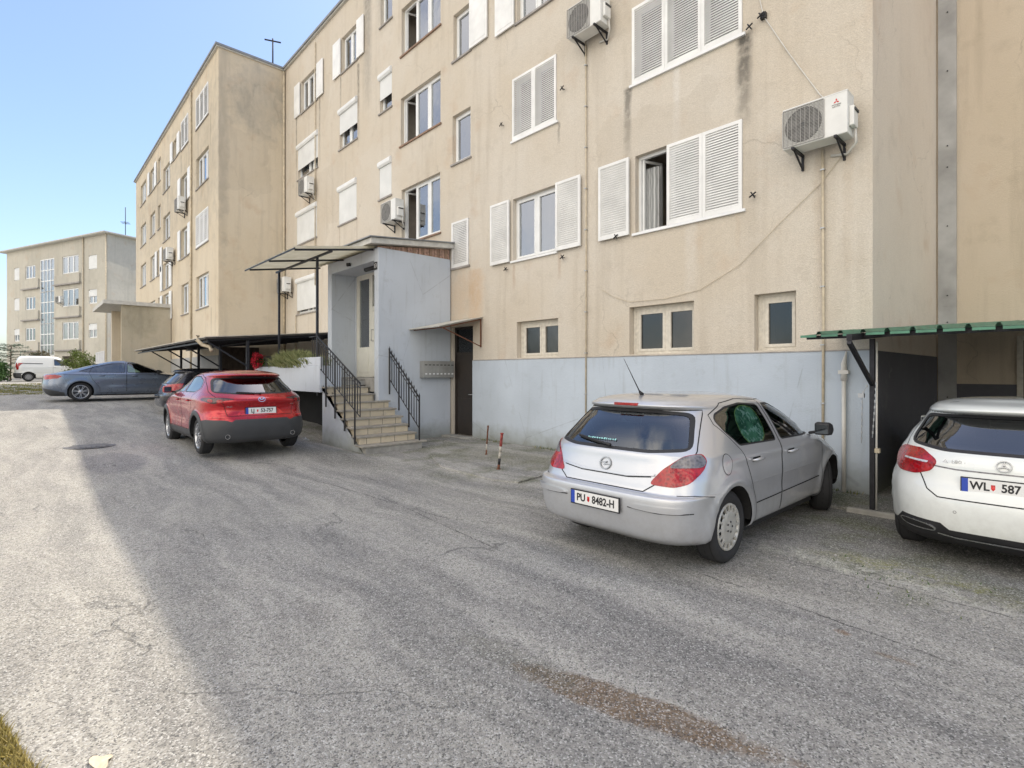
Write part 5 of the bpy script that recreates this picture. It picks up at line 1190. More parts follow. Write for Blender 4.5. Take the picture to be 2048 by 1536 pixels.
    def patch(s, poly, axis, mat, name, parent=None, off=.004, rim=.01, step=.035, side=0):
        """polygon laid on the skin: axis side/rear; side +1/-1 picks the flank"""
        bm = bmesh.new(); bm.faces.new([bm.verts.new((p[0], p[1], 0)) for p in poly])
        for ax in (0, 1):
            lo = min(p[ax] for p in poly); hi = max(p[ax] for p in poly); t = lo+step
            while t < hi:
                co = [0, 0, 0]; co[ax] = t; no = [0, 0, 0]; no[ax] = 1
                bmesh.ops.bisect_plane(bm, geom=bm.verts[:]+bm.edges[:]+bm.faces[:], dist=1e-5, plane_co=co, plane_no=no); t += step
        bmesh.ops.triangulate(bm, faces=[f for f in bm.faces if len(f.verts) > 4]); bm.verts.index_update()
        vs = []; ok = []
        for v in bm.verts:
            p = s.hit(v.co.x, v.co.y, axis, side); ok.append(p is not None); vs.append(p or Vector((0, 0, 0)))
        fs = []
        for f in bm.faces:
            q = [v.index for v in f.verts]
            if all(ok[i] for i in q):
                nn = (vs[q[1]]-vs[q[0]]).cross(vs[q[2]]-vs[q[0]])
                if nn.dot(s.nrm(vs[q[0]])) < 0: q = q[::-1]
                fs.append(q)
        bm.free()
        return s.mesh(vs, fs, mat, name, parent, off, rim) if fs else None
    def hit(s, u, z, axis, side=1):
        if axis == 'side': r = s.bvh.ray_cast(Vector((u, 3*side, z)), Vector((0, -side, 0)))
        elif axis == 'front': r = s.bvh.ray_cast(Vector((9, u, z)), Vector((-1, 0, 0)))
        else: r = s.bvh.ray_cast(Vector((-3, u, z)), Vector((1, 0, 0)))
        return r[0]
    def line(s, pts, axis, w, mat, name, parent=None, off=.0015, side=0, closed=False, seg=.03):
        if axis == 'side' and side == 0:
            s.line(pts, axis, w, mat, name, parent, off, 1, closed, seg); return s.line(pts, axis, w, mat, name, parent, off, -1, closed, seg)
        P = pts+[pts[0]] if closed else pts; Q = []
        for a, b in zip(P, P[1:]):
            n = max(1, int(math.hypot(b[0]-a[0], b[1]-a[1])/seg)); Q += [(a[0]+(b[0]-a[0])*i/n, a[1]+(b[1]-a[1])*i/n) for i in range(n)]
        Q.append(P[-1]); vs = []; fs = []; prev = None
        for sd in ((1, -1) if axis == 'side' and side == 0 else (side or 1,)):
            prev = None
            for i, p in enumerate(Q):
                a, b = Q[max(i-1, 0)], Q[min(i+1, len(Q)-1)]; d = Vector((b[0]-a[0], b[1]-a[1])); d = d.normalized() if d.length else Vector((1, 0)); nx, nz = -d.y*w/2, d.x*w/2
                h0, ha, hb = s.hit(p[0], p[1], axis, sd), s.hit(a[0], a[1], axis, sd), s.hit(b[0], b[1], axis, sd)
                if h0 is None or ha is None or hb is None or (hb-ha).length < 1e-6 or (hb-ha).length > .35: prev = None; continue
                sv = (hb-ha).cross(s.nrm(h0)).normalized()*w/2; k = len(vs); vs += [h0+sv, h0-sv]
                if prev is not None:
                    q = [prev, prev+1, k+1, k]; nn = (vs[q[1]]-vs[q[0]]).cross(vs[q[2]]-vs[q[0]])
                    if nn.dot(s.nrm(vs[k])) < 0: q = q[::-1]
                    fs.append(q)
                prev = k
        return s.mesh(vs, fs, mat, name, parent, off) if fs else None
    def fr(s, o=(0, 0, 0), u=(1, 0, 0), n=(0, 1, 0)):
        R3 = s.M.to_3x3(); f = Fr(s.M @ Vector(o), R3 @ Vector(u), R3 @ Vector(n)); return f
    def wheel(s, x, side, style, turn=0, rim_r=.21, cover=None):
        sp = s.sp; R = sp['R']; wd = sp.get('tw', .2); yo = (sp['half']-.035)*side
        c = Vector((x, yo-side*wd/2, R)); U = Vector((math.cos(turn), math.sin(turn), 0)); N = Vector((-math.sin(turn), math.cos(turn), 0))*side
        R3 = s.M.to_3x3(); F_ = Fr(s.M @ c, R3 @ U, R3 @ N)
        def lathe(prof, m, mat, n=40):
            vs = []; fs = []
            for d, r in prof: vs += [F_(r*math.cos(t), d, r*math.sin(t)) for t in [2*math.pi*i/n for i in range(n)]]
            for k in range(len(prof)-1):
                for i in range(n): fs.append((k*n+i, k*n+(i+1) % n, (k+1)*n+(i+1) % n, (k+1)*n+i))
            m.add(vs, fs, mat, True)
        h = wd/2; rr = rim_r
        m = MB(F_); lathe([(-h+.01, rr), (-h, R-.05), (-h+.03, R-.008), (-h+.05, R), (h-.05, R), (h-.03, R-.008), (h-.004, R-.035), (h, R-.06), (h-.004, rr+.03), (h-.02, rr)], m, M_TYRE)
        for k in (-.3, 0, .3): lathe([(k*wd-.004, R+.0005), (k*wd+.004, R+.0005)], m, M_UNDER, 30)
        wobj = m.build('wheel', s.root)
        m = MB(F_); mt = {'cap': M_CAPR, 'steel': M_STEEL, 'multi': M_RIM}.get(style, M_RIM)
        lathe([(h-.02, rr), (h-.008, rr-.004), (h-.012, rr-.02), (h-.05, rr-.028), (-h+.02, rr-.03)], m, mt)
        lathe([(h-.075, rr-.02), (h-.08, .0)], m, M_RIMD)
        if style in ('cap', 'steel'):
            lathe([(h-.015, rr*.70), (h-.006, rr*.62), (h-.004, rr*.42), (h-.012, rr*.30), (h-.004, rr*.22), (h-.002, 0)], m, mt, 32)
            ns, sw, r0, r1, mb_ = (16, .020, rr*.66, rr-.012, mt) if style == 'cap' else (12, .04, rr*.66, rr-.012, mt)
        else:
            lathe([(h-.03, rr*.30), (h-.015, rr*.26), (h-.012, 0)], m, mt, 24); ns, sw, r0, r1, mb_ = {'alloy': (10, .022, rr*.2, rr-.015, mt), 'multi': (14, .013, rr*.2, rr-.015, mt), 'five': (5, .05, rr*.2, rr-.015, mt)}[style]
        for i in range(ns):
            a = 2*math.pi*i/ns+(.11*(-1)**i if style in ('alloy', 'multi') else 0); ca, sa = math.cos(a), math.sin(a); d0, d1 = (h-.022, h-.006) if style in ('cap', 'steel') else (h-.035, h-.012)
            q = [(r0*ca-sw*sa/2, r0*sa+sw*ca/2), (r1*ca-sw*sa/2, r1*sa+sw*ca/2), (r1*ca+sw*sa/2, r1*sa-sw*ca/2), (r0*ca+sw*sa/2, r0*sa-sw*ca/2)]
            m.prism(q, 1, d0, d1, mb_)
        for i in range(5): a = 2*math.pi*i/5; m.disc((.045*math.cos(a), .045*math.sin(a)), .009, h-.006, M_RIMD, 8, th=.006)
        m.build('rim', wobj)
    def arch(s, x, side):
        sp = s.sp; F_ = s.fr(); m = MB(F_); n = 20; r = sp['arch']+.004; y0 = side*(sp['half']-.30); vs = []; fs = []
        for i in range(n+1):
            t = math.pi*(.0+1.0*i/n); q_ = s.hit(x+(r+.006)*math.cos(t), sp['R']+(r+.006)*math.sin(t), 'side', side); y1 = (abs(q_.y)-.012)*side if q_ else y0; vs += [F_(x+r*math.cos(t), y0, sp['R']+r*math.sin(t)), F_(x+r*math.cos(t), y1, sp['R']+r*math.sin(t))]
        for i in range(n): fs.append((2*i, 2*i+1, 2*i+3, 2*i+2))
        m.add(vs, fs, M_UNDER, True); m.add([F_(x, y0, sp['R'])]+[F_(x+r*math.cos(t), y0, sp['R']+r*math.sin(t)) for t in [math.pi*i/n for i in range(n+1)]], [(0, i+1, i+2) for i in range(n)], M_UNDER)
        return m
    def build(s):
        sp = s.sp; L = sp['L']; half = sp['half']
        for ax in sp['axles']: s.region([(ax+sp['arch']*math.cos(t), sp['R']+sp['arch']*math.sin(t)) for t in [2*math.pi*i/40 for i in range(40)]], 'side', 'void')
        if sp.get('windscreen'):
            z0, z1, w0, w1 = sp['windscreen']; o = fillet([(-w0, z0), (w0, z0), (w1, z1), (-w1, z1)], .08); i_ = inset(o, .03); s.region(i_, 'front', 'void'); s.region(o, 'front', 'wtrim'); s.cuts.append((i_, 'front'))
        for w in sp['windows']:
            o = fillet(w, sp.get('wr', .05)); i_ = inset(o, .016); s.region(i_, 'side', ('glass', '*') if False else 'void'); s.region(o, 'side', ('trim', '*')); s.cuts.append((i_, 'side'))
        if sp.get('rearglass'):
            o = fillet(sp['rearglass'], .07); i_ = inset(o, .026); s.region(i_, 'rear', 'void'); s.region(o, 'rear', 'trim')
            s.cuts.append((i_, 'rear'))
        for d in sp.get('doors', []): s.region(d, 'side', ('door%d' % sp['doors'].index(d), '*'))
        for i, (poly, axis, mat) in enumerate(sp.get('zones', [])): s.region(poly, axis, ('zone%d' % i, '*'))
        if sp.get('hatch'): s.region(sp['hatch'], 'rear', 'hatch')
        s.bm.verts.index_update(); s.bm.faces.ensure_lookup_table(); cl = s.classify(); P = sp['paint']
        body = s.emit(cl['body'], P, 'body', None); s.body = body
        s.gz_obj = {}
        for k, f in cl.items():
            if k in ('trim', 'wtrim') or (isinstance(k, tuple) and k[0] == 'trim'): s.emit(f, M_BLACK, 'window_trim', None)
            elif k == 'hatch': s.hatch = s.emit(f, P, 'tailgate', None)
            elif isinstance(k, tuple) and k[0].startswith('door'):
                o = s.emit(f, P, 'door', None); s.gz_obj[k] = o
            elif isinstance(k, tuple) and k[0].startswith('zone') and sp['zones'][int(k[0][4:])][1] == 'side': s.emit(f, sp['zones'][int(k[0][4:])][2], 'cladding', None)
        zr_ = {}
        for k, f in cl.items():
            if isinstance(k, tuple) and k[0].startswith('zone') and sp['zones'][int(k[0][4:])][1] == 'rear': zr_.setdefault(k[0], []).extend(f)
        for k, f in zr_.items(): s.emit(f, sp['zones'][int(k[4:])][2], 'lower_bumper', None)
        G_ = sp.get('glass', M_CARGLASS)
        for poly, axis in s.cuts:
            for sd in ((1, -1) if axis == 'side' else (1,)):
                gm = M_CARGLASS if axis == 'front' else G_ if axis == 'rear' or not sp.get('glass_rear_side') or sum(p[0] for p in poly)/len(poly) > sp['glass_rear_side'] else M_CARGLASSD
                s.patch(inset(poly, -.006), axis, gm, 'window' if axis == 'side' else 'windscreen' if axis == 'front' else 'rear_window', None, -.004, 0, .05, sd)
        # seams
        for d in sp.get('doors', []): s.line(d, 'side', .009, M_VOID, 'door_seam', None, .0012, closed=True)
        if sp.get('hatch'): s.line(sp['hatch'], 'rear', .010, M_VOID, 'tailgate_seam', s.hatch, .0012, closed=True)
        for pts, ax, w, mt, off in sp.get('lines', []): s.line(pts, ax, w, mt, 'trim_strip' if w > .02 else 'body_seam', None, off)
        # handles
        for hx, hz in sp.get('handles', []):
            for sd in (1, -1):
                p = s.hit(hx, hz, 'side', sd)
                if p is None: continue
                best = None
                for i, d in enumerate(sp['doors']):
                    if inside(d, hx, hz): best = s.gz_obj.get(('door%d' % i, 'L' if sd > 0 else 'R'))
                s.patch(chaikin([(hx-.085, hz-.028), (hx+.085, hz-.028), (hx+.085, hz+.022), (hx-.085, hz+.022)], 2), 'side', M_UNDER if False else P, 'handle_recess', best, .001, 0, .03, sd) if False else None
                F_ = s.fr(p, (1, 0, 0), (0, sd, 0)); m = MB(F_)
                m.tube([(-.10, .004, -.004), (-.085, .034, 0), (-.03, .042, .004), (.04, .042, .004), (.085, .034, .0), (.10, .004, -.006)], [.008, .012, .014, .014, .012, .008], P, 8)
                m.box(-.075, .08, -.006, .004, -.022, .018, M_UNDER)
                m.build('handle', best or s.root)
        # arches, wheels, floor, cabin
        for ax in sp['axles']:
            for sd in (1, -1):
                m = s.arch(ax, sd); m.build('wheel_arch', s.root, fixn=False)
                s.wheel(ax, sd, sp['rim'], sp.get('turn', 0) if ax > L/2 else 0, sp['rim_r'])
                if sp.get('arch_clad'):
                    n = 26; R1, R2 = sp['arch']+.001, sp['arch']+sp['arch_clad']; t0, t1 = -.28, math.pi+.28
                    s.patch([(ax+R1*math.cos(t0+(t1-t0)*i/n), sp['R']+R1*math.sin(t0+(t1-t0)*i/n)) for i in range(n+1)]+[(ax+R2*math.cos(t1-(t1-t0)*i/n), sp['R']+R2*math.sin(t1-(t1-t0)*i/n)) for i in range(n+1)], 'side', M_CLAD, 'arch_cladding', None, .008, .012, .04, sd)
        F_ = s.fr(); m = MB(F_); a0, a1 = sp['axles']; zr = sp.get('floor', .20)
        m.box(.35, L-.4, -half+.32, half-.32, zr, .52, M_UNDER); m.box(a0+.42, a1-.42, -half+.10, half-.10, zr-.01, .34, M_UNDER); m.box(.22, L-.4, -half+.36, half-.36, zr+.06, .45, M_UNDER)
        m.tube([(a0, -half+.15, sp['R']), (a0, half-.15, sp['R'])], .05, M_UNDER); m.build('underbody', s.root)
        if sp.get('seats'):
            x1, x2, zs = sp['seats']
            m = MB(F_)
            for y in (-.38, .38):
                m.box(x2-.1, x2+.42, y-.24, y+.24, .38, .58, M_SEAT); m.prism([(x2-.12, .55), (x2+.02, .55), (x2-.10, zs-.16), (x2-.24, zs-.16)], 1, y-.23, y+.23, M_SEAT); m.prism([(x2-.2, zs-.13), (x2-.11, zs-.13), (x2-.14, zs+.05), (x2-.23, zs+.05)], 1, y-.13, y+.13, M_SEAT)
            for y in (-.42, 0, .42): m.prism([(x1-.2, zs-.17), (x1-.12, zs-.17), (x1-.15, zs-.02), (x1-.23, zs-.02)], 1, y-.13, y+.13, M_SEAT)
            m.box(x1-.1, x1+.40, -.62, .62, .38, .56, M_SEAT); m.prism([(x1-.12, .5), (x1+.02, .5), (x1-.12, zs-.18), (x1-.26, zs-.18)], 1, -.63, .63, M_SEAT)
            m.box(x2+.75, x2+1.05, -.68, .68, .60, .92, M_BLACK); m.tube([(x2+.62, .38+.18*math.cos(t), .86+.18*math.sin(t)) for t in [2*math.pi*i/14 for i in range(15)]], .016, M_BLACK, 6)
            m.build('seats', s.root, bevel=.03)
        # mirrors
        if sp.get('mirror'):
            mx, mz = sp['mirror'][:2]; mc = sp['mirror'][2]
            for sd in (1, -1):
                y = half-.075; m = MB(F_); m.prism([(mx-.03, mz-.055), (mx+.10, mz-.06), (mx+.16, mz-.01), (mx+.12, mz+.06), (mx+.03, mz+.085), (mx-.03, mz+.075)], 1, sd*(y+.07), sd*(y+.22), mc)
                m.beam((mx+.08, sd*(y-.02), mz-.05), (mx+.06, sd*(y+.08), mz-.03), .05, .035, M_BLACK); o = m.build('mirror', s.root, bevel=.02)
                m = MB(F_); m.prism([(mx-.036, mz-.04), (mx-.033, mz-.04), (mx-.033, mz+.06), (mx-.036, mz+.06)], 1, sd*(y+.085), sd*(y+.21), M_MIRG); m.build('mirror_glass', o)
        # lamps
        for poly, axis, mat, nm in sp.get('lamps', []):
            for sg in (1, -1):
                if axis == 'rear': s.patch([(sg*y, z) for y, z in fillet(poly, .05)], 'rear', mat, nm, None, .006 if 'lens' not in nm else .0095, .014 if 'lens' not in nm else 0, .02)
                else: s.patch(chaikin(poly, 1), 'side', mat, nm, None, .006, .014, .025, sg)
        if sp.get('extra'): sp['extra'](s)
        s.bm.free(); return s
    def rear_fr(s, z, y=0, off=.004, lean=None):
        """frame lying on the rear face at height z: u to the right as one looks at it"""
        p = s.hit(y, z, 'rear'); n = s.nrm(p); n = Vector((n.x, 0, n.z)).normalized(); 
        if lean is not None: n = Vector((-math.cos(lean), 0, math.sin(lean)))
        R3 = s.M.to_3x3(); F_ = Fr(s.M @ (p+n*off), R3 @ Vector((0, -1, 0)), R3 @ n); F_.Z = R3 @ n.cross(Vector((0, 1, 0))) if False else (R3 @ Vector((n.z, 0, -n.x))); 
        if F_.Z.z < 0: F_.Z = -F_.Z
        return F_
    def plate(s, z, left, right, crest=None, y=0, sx=1.0, gap=0.0, lean=0, band=True, off=.012):
        F_ = s.rear_fr(z, y, off, lean); m = MB(F_); m.box(-.268, .268, -.004, .010, -.066, .066, M_BLACK); hold = m.build('number_plate', s.root)
        m = MB(F_); m.box(-.26, .26, .010, .012, -.055, .057, M_PLATE); m.build('plate_face', hold)
        if band: m = MB(F_); m.box(-.26, -.218, .012, .0125, -.055, .057, M_BLUE); m.build('country_band', hold)
        text_mesh(left, .092, M_INK, F_, -.145, .013, 0, hold, th=.001, sx=.92*sx, bold=.0025); text_mesh(right, .092, M_INK, F_, .10+gap, .013, 0, hold, th=.001, sx=.88*sx, bold=.0025)
        if crest: m = MB(F_); m.box(-.075, -.048, .012, .0126, -.012, .022, crest); m.prism([(-.075, -.012), (-.048, -.012), (-.0615, -.028)], 1, .012, .0126, crest); m.build('crest', hold)
        return hold
def ringmark(c, z, rx, rz, th, mat, extra, name='emblem', parent=None, y=0):
    F_ = c.rear_fr(z, y, .004); m = MB(F_); n = 28
    for i in range(n):
        a, b = 2*math.pi*i/n, 2*math.pi*(i+1)/n; q = [(rx*math.cos(a), rz*math.sin(a)), (rx*math.cos(b), rz*math.sin(b)), ((rx-th)*math.cos(b), (rz-th)*math.sin(b)), ((rx-th)*math.cos(a), (rz-th)*math.sin(a))]
        m.prism(q, 1, 0, .008, mat)
    for q in extra: m.prism(q, 1, .0, .009, mat)
    return m.build(name, parent or c.root)
PI = math.pi
# ---- silver hatchback
SILVER = paint('paint_silver', (.52, .53, .545), .55, .34)
def wiper(c, z, y0, y1, zt, mat=M_BLACK):
    p = c.hit(y0, z, 'rear'); F_ = c.fr(); m = MB(F_); n = 7; pts = []
    for i in range(n+1):
        y = y0+(y1-y0)*i/n; zz = z+(zt-z)*i/n; q = c.hit(y, zz, 'rear'); pts.append((q.x-.022, y, zz+.008))
    m.tube(pts, [.016]+[.010]*(n-1)+[.006], mat, 6); m.tube([(x-.0+.006, y, zz-.014) for x, y, zz in pts[2:]], .006, mat, 5); m.build('wiper', c.root)
def silver_extra(c):
    c.plate(.535, 'PU', '8482-H', M_REFL, sx=.98, lean=.0, off=.016)
    ringmark(c, .845, .062, .058, .011, M_BADGE, [[(-.075, .004), (.02, .018), (.005, .002)], [(.075, -.004), (-.02, -.018), (-.005, -.002)]], parent=c.hatch)
    c.line([(-.50, .805), (-.25, .778), (.25, .778), (.50, .805)], 'rear', .018, M_RIM, 'tailgate_trim', c.hatch, .014)
    c.line([(-.47, .787), (-.25, .762), (.25, .762), (.47, .787)], 'rear', .008, M_VOID, 'tailgate_seam', c.hatch, .006)
    F_ = c.fr()
    m = MB(F_); m.box(.445, .49, -.13, .13, 1.352, 1.378, M_TAIL); m.build('brake_light', c.root, bevel=.004)
    wiper(c, 1.00, -.02, .40, 1.055)
    m = MB(F_); m.tube([(.72, 0, 1.445), (.68, 0, 1.475)], [.022, .012], M_BLACK); m.tube([(.68, 0, 1.475), (.42, 0, 1.79)], [.006, .002], M_BLACK, 6); m.build('antenna', c.root)
    for sg in (1, -1):                                                   # bumper rubbing strips
        c.patch(chaikin([(sg*.33, .545), (sg*.37, .575), (sg*.60, .580), (sg*.80, .582), (sg*.80, .54), (sg*.60, .532)], 1), 'rear', SILVER, 'bumper_strip', None, .026, .03, .03)
        c.line([(sg*.33, .538), (sg*.60, .525), (sg*.82, .533)], 'rear', .008, M_VOID, 'body_seam', None, .003)
    c.line([(-.33, .59), (-.33, .46)], 'rear', .006, M_VOID, 'body_seam', None, .002) if False else None
    m = c.patch([(.70+.075*math.cos(t), .875+.085*math.sin(t)) for t in [2*PI*i/20 for i in range(20)]], 'side', SILVER, 'fuel_flap', None, .002, 0, .03, -1)
    c.line([(.70+.078*math.cos(t), .875+.088*math.sin(t)) for t in [2*PI*i/20 for i in range(20)]], 'side', .006, M_VOID, 'body_seam', None, .002, -1, True)
    # sun shade with a printed animal picture behind the rear side glass: plain green printed cloth
    g = G('sunshade_print'); P = g.n('ShaderNodeTexCoord').outputs['Object']; f = g.noise(P, 9, 4); f2 = g.noise(P, 22, 2)
    mt = g.done(g.bsdf(g.mix(g.ramp(f2, .52, .6), g.mix(g.ramp(f, .4, .6), (.04, .11, .07), (.22, .38, .26)), (.62, .68, .62)), .8))
    sp_ = chaikin([(1.16, 1.00), (1.66, .99), (1.70, 1.34), (1.22, 1.35)], 2); c.patch(sp_, 'side', mt, 'sun_shade', None, -.022, 0, .05, -1)
    c.line(sp_, 'side', .010, simple('shade_binding', (.45, .50, .12), .7), 'shade_binding', None, -.018, -1, True)
    F2 = c.rear_fr(1.045, .12, .004); m = MB(F2); rs_ = random.Random(6); u_ = -.16; tl_ = simple('sticker_teal', (.30, .62, .60), .5)
    while u_ < .17: w_ = rs_.uniform(.008, .02); h_ = rs_.uniform(.010, .02); m.box(u_, u_+w_, .003, .004, -h_*.4, h_*.6, tl_); u_ += w_+rs_.uniform(.006, .014)
    m.build('sticker', c.root)
ASTRA = dict(L=4.25, half=.876, R=.316, tw=.205, arch=.365, axles=(.80, 3.41), rim='cap', rim_r=.205, paint=SILVER, xm=.52, flare=.026, turn=math.radians(24),
    cr=.78, levels=[(.235, .15, 4.08, .78, 5.6, 4), (.26, .10, 4.16, .82, 5.6, 3.7), (.30, .045, 4.20, .845, 5.6, 3.6), (.375, .02, 4.24, .860, 5.6, 3.4), (.48, .004, 4.25, .865, 5.6, 3.2), (.58, .0, 4.24, .869, 5.6, 3.1), (.630, .004, 4.22, .872, 5.6, 3.1), (.645, .014, 4.20, .873, 5.6, 3.1), (.653, .045, 4.19, .874, 5.6, 3.0), (.658, .078, 4.18, .874, 5.6, 3),
            (.675, .094, 4.15, .874, 5.6, 2.9), (.72, .108, 4.11, .874, 5.4, 2.9), (.79, .130, 4.0, .871, 5.2, 2.8), (.88, .155, 3.78, .862, 4.4, 2.8), (.95, .170, 3.42, .850, 4.2, 2.9), (.99, .20, 3.22, .836, 4.1, 3.0), (1.08, .275, 3.04, .800, 4.0, 3.4), (1.20, .385, 2.78, .745, 4.0, 3.8), (1.28, .47, 2.58, .703, 4.0, 4.0), (1.325, .505, 2.45, .682, 4.0, 4), (1.338, .47, 2.41, .672, 4, 4), (1.358, .452, 2.34, .66, 4.0, 4), (1.378, .47, 2.26, .64, 3.7, 4), (1.405, .52, 2.12, .605, 3.6, 4), (1.43, .64, 1.95, .52, 3.2, 3.4), (1.448, .76, 1.85, .36, 2.8, 3), (1.455, .9, 1.75, .16, 2.4, 2.6), (1.457, 1.0, 1.7, .0, 2, 2)],
    windscreen=(1.02, 1.36, .72, .56), windows=[[(.80, 1.235), (.86, 1.13), (1.02, 1.00), (1.82, .985), (1.74, 1.345), (1.38, 1.372), (1.06, 1.345), (.86, 1.29)], [(1.93, .985), (3.03, .970), (2.78, 1.12), (2.46, 1.27), (2.16, 1.345), (1.85, 1.352)]],
    rearglass=[(-.715, 1.0), (-.40, .972), (.40, .972), (.715, 1.0), (.585, 1.300), (.3, 1.320), (-.3, 1.320), (-.585, 1.300)],
    doors=[[(1.87, .27), (1.87, .96), (1.79, 1.385), (1.38, 1.405), (1.02, 1.375), (.78, 1.28), (.77, 1.20), (1.0, .97), (1.10, .80), (1.25, .50), (1.29, .27)], [(1.885, .27), (3.0, .27), (3.04, .60), (3.10, .945), (2.81, 1.14), (2.48, 1.30), (2.16, 1.38), (1.805, 1.388), (1.885, .96)]],
    handles=[(1.27, .865), (2.12, .86)], hatch=[(-.735, 1.0), (-.745, .93), (-.50, .72), (-.42, .665), (.42, .665), (.50, .72), (.745, .93), (.735, 1.0), (.605, 1.322), (-.605, 1.322)],
    lines=[([(1.28, .455), (1.87, .468)], 'side', .012, M_VOID, .003), ([(1.89, .468), (2.96, .485)], 'side', .012, M_VOID, .003), ([(.02, .66), (.25, .665), (.45, .64)], 'side', .006, M_VOID, .002)],
    lamps=[([(.46, .728), (.56, .86), (.68, .965), (.765, .985), (.805, .94), (.808, .84), (.77, .755), (.67, .722)], 'rear', M_TAIL, 'tail_light'), ([(.585, .865), (.67, .955), (.76, .980), (.800, .94), (.804, .875)], 'rear', M_TAILC, 'tail_light_lens'),
           ([(3.98, .66), (3.75, .74), (3.55, .86), (3.70, .86), (4.02, .76), (4.12, .68)], 'side', M_HEAD, 'headlight')],
    mirror=(2.83, 1.02, M_BLACK), seats=(1.25, 2.05, 1.15), extra=silver_extra, creases=[(.90, .05, .010, .5, 3.4), (.47, .04, .006, 1.3, 3.0)], taper=(.95, .06, 1.6), glass=M_CARGLASS)
Car(ASTRA, 'parked_car', 'silver five-door hatchback with aerial, nose to the blue-grey wall', (-2.93, 3.72+4.25/2, 0), PI/2).build()

# ---- white hatchback
WHITE_ = paint('paint_white', (.70, .72, .69), 0.0, .3, 0)
def white_extra(c):
    c.plate(.735, 'WL', '587', M_REFL, sx=.95, lean=.05, off=.008, gap=-.055)
    s3 = [[(.048*math.cos(a), .048*math.sin(a)), (.010*math.cos(a+1.1), .010*math.sin(a+1.1)), (.010*math.cos(a-1.1), .010*math.sin(a-1.1))] for a in (PI/2, PI/2+2*PI/3, PI/2+4*PI/3)]
    ringmark(c, .905, .050, .050, .007, M_BADGE, s3, parent=c.hatch)
    F2 = c.rear_fr(.905, .31, .004); text_mesh('A 180 d', .042, M_BADGE, F2, 0, .003, 0, c.hatch, 'model_badge', th=.002, sx=1.25)
    c.line([(-.62, .87), (-.3, .845), (.3, .845), (.62, .87)], 'rear', .012, M_TAILC, 'tailgate_seam', c.hatch, .002)
    for sg in (1, -1):
        c.patch(chaikin([(sg*.42, .315), (sg*.47, .36), (sg*.68, .375), (sg*.72, .345), (sg*.66, .305), (sg*.47, .30)], 2), 'rear', M_CHROME, 'exhaust_tip', None, .012, .02, .02)
        c.patch(inset(chaikin([(sg*.42, .315), (sg*.47, .36), (sg*.68, .375), (sg*.72, .345), (sg*.66, .305), (sg*.47, .30)], 2), .009), 'rear', M_VOID, 'exhaust_opening', None, .0135, 0, .02)
        q = c.hit(sg*.30, .50, 'rear'); m2 = MB(Fr(c.M @ q, c.M.to_3x3() @ Vector((0, 1, 0)), c.M.to_3x3() @ Vector((-1, 0, 0)))); m2.disc((0, 0), .012, .0, M_TAILC, 14, ring=.009, th=.003); m2.build('parking_sensor', c.root)
    c.line([(-.42, .29), (-.3, .275), (.3, .275), (.42, .29)], 'rear', .014, M_CHROME, 'chrome_strip', None, .006)
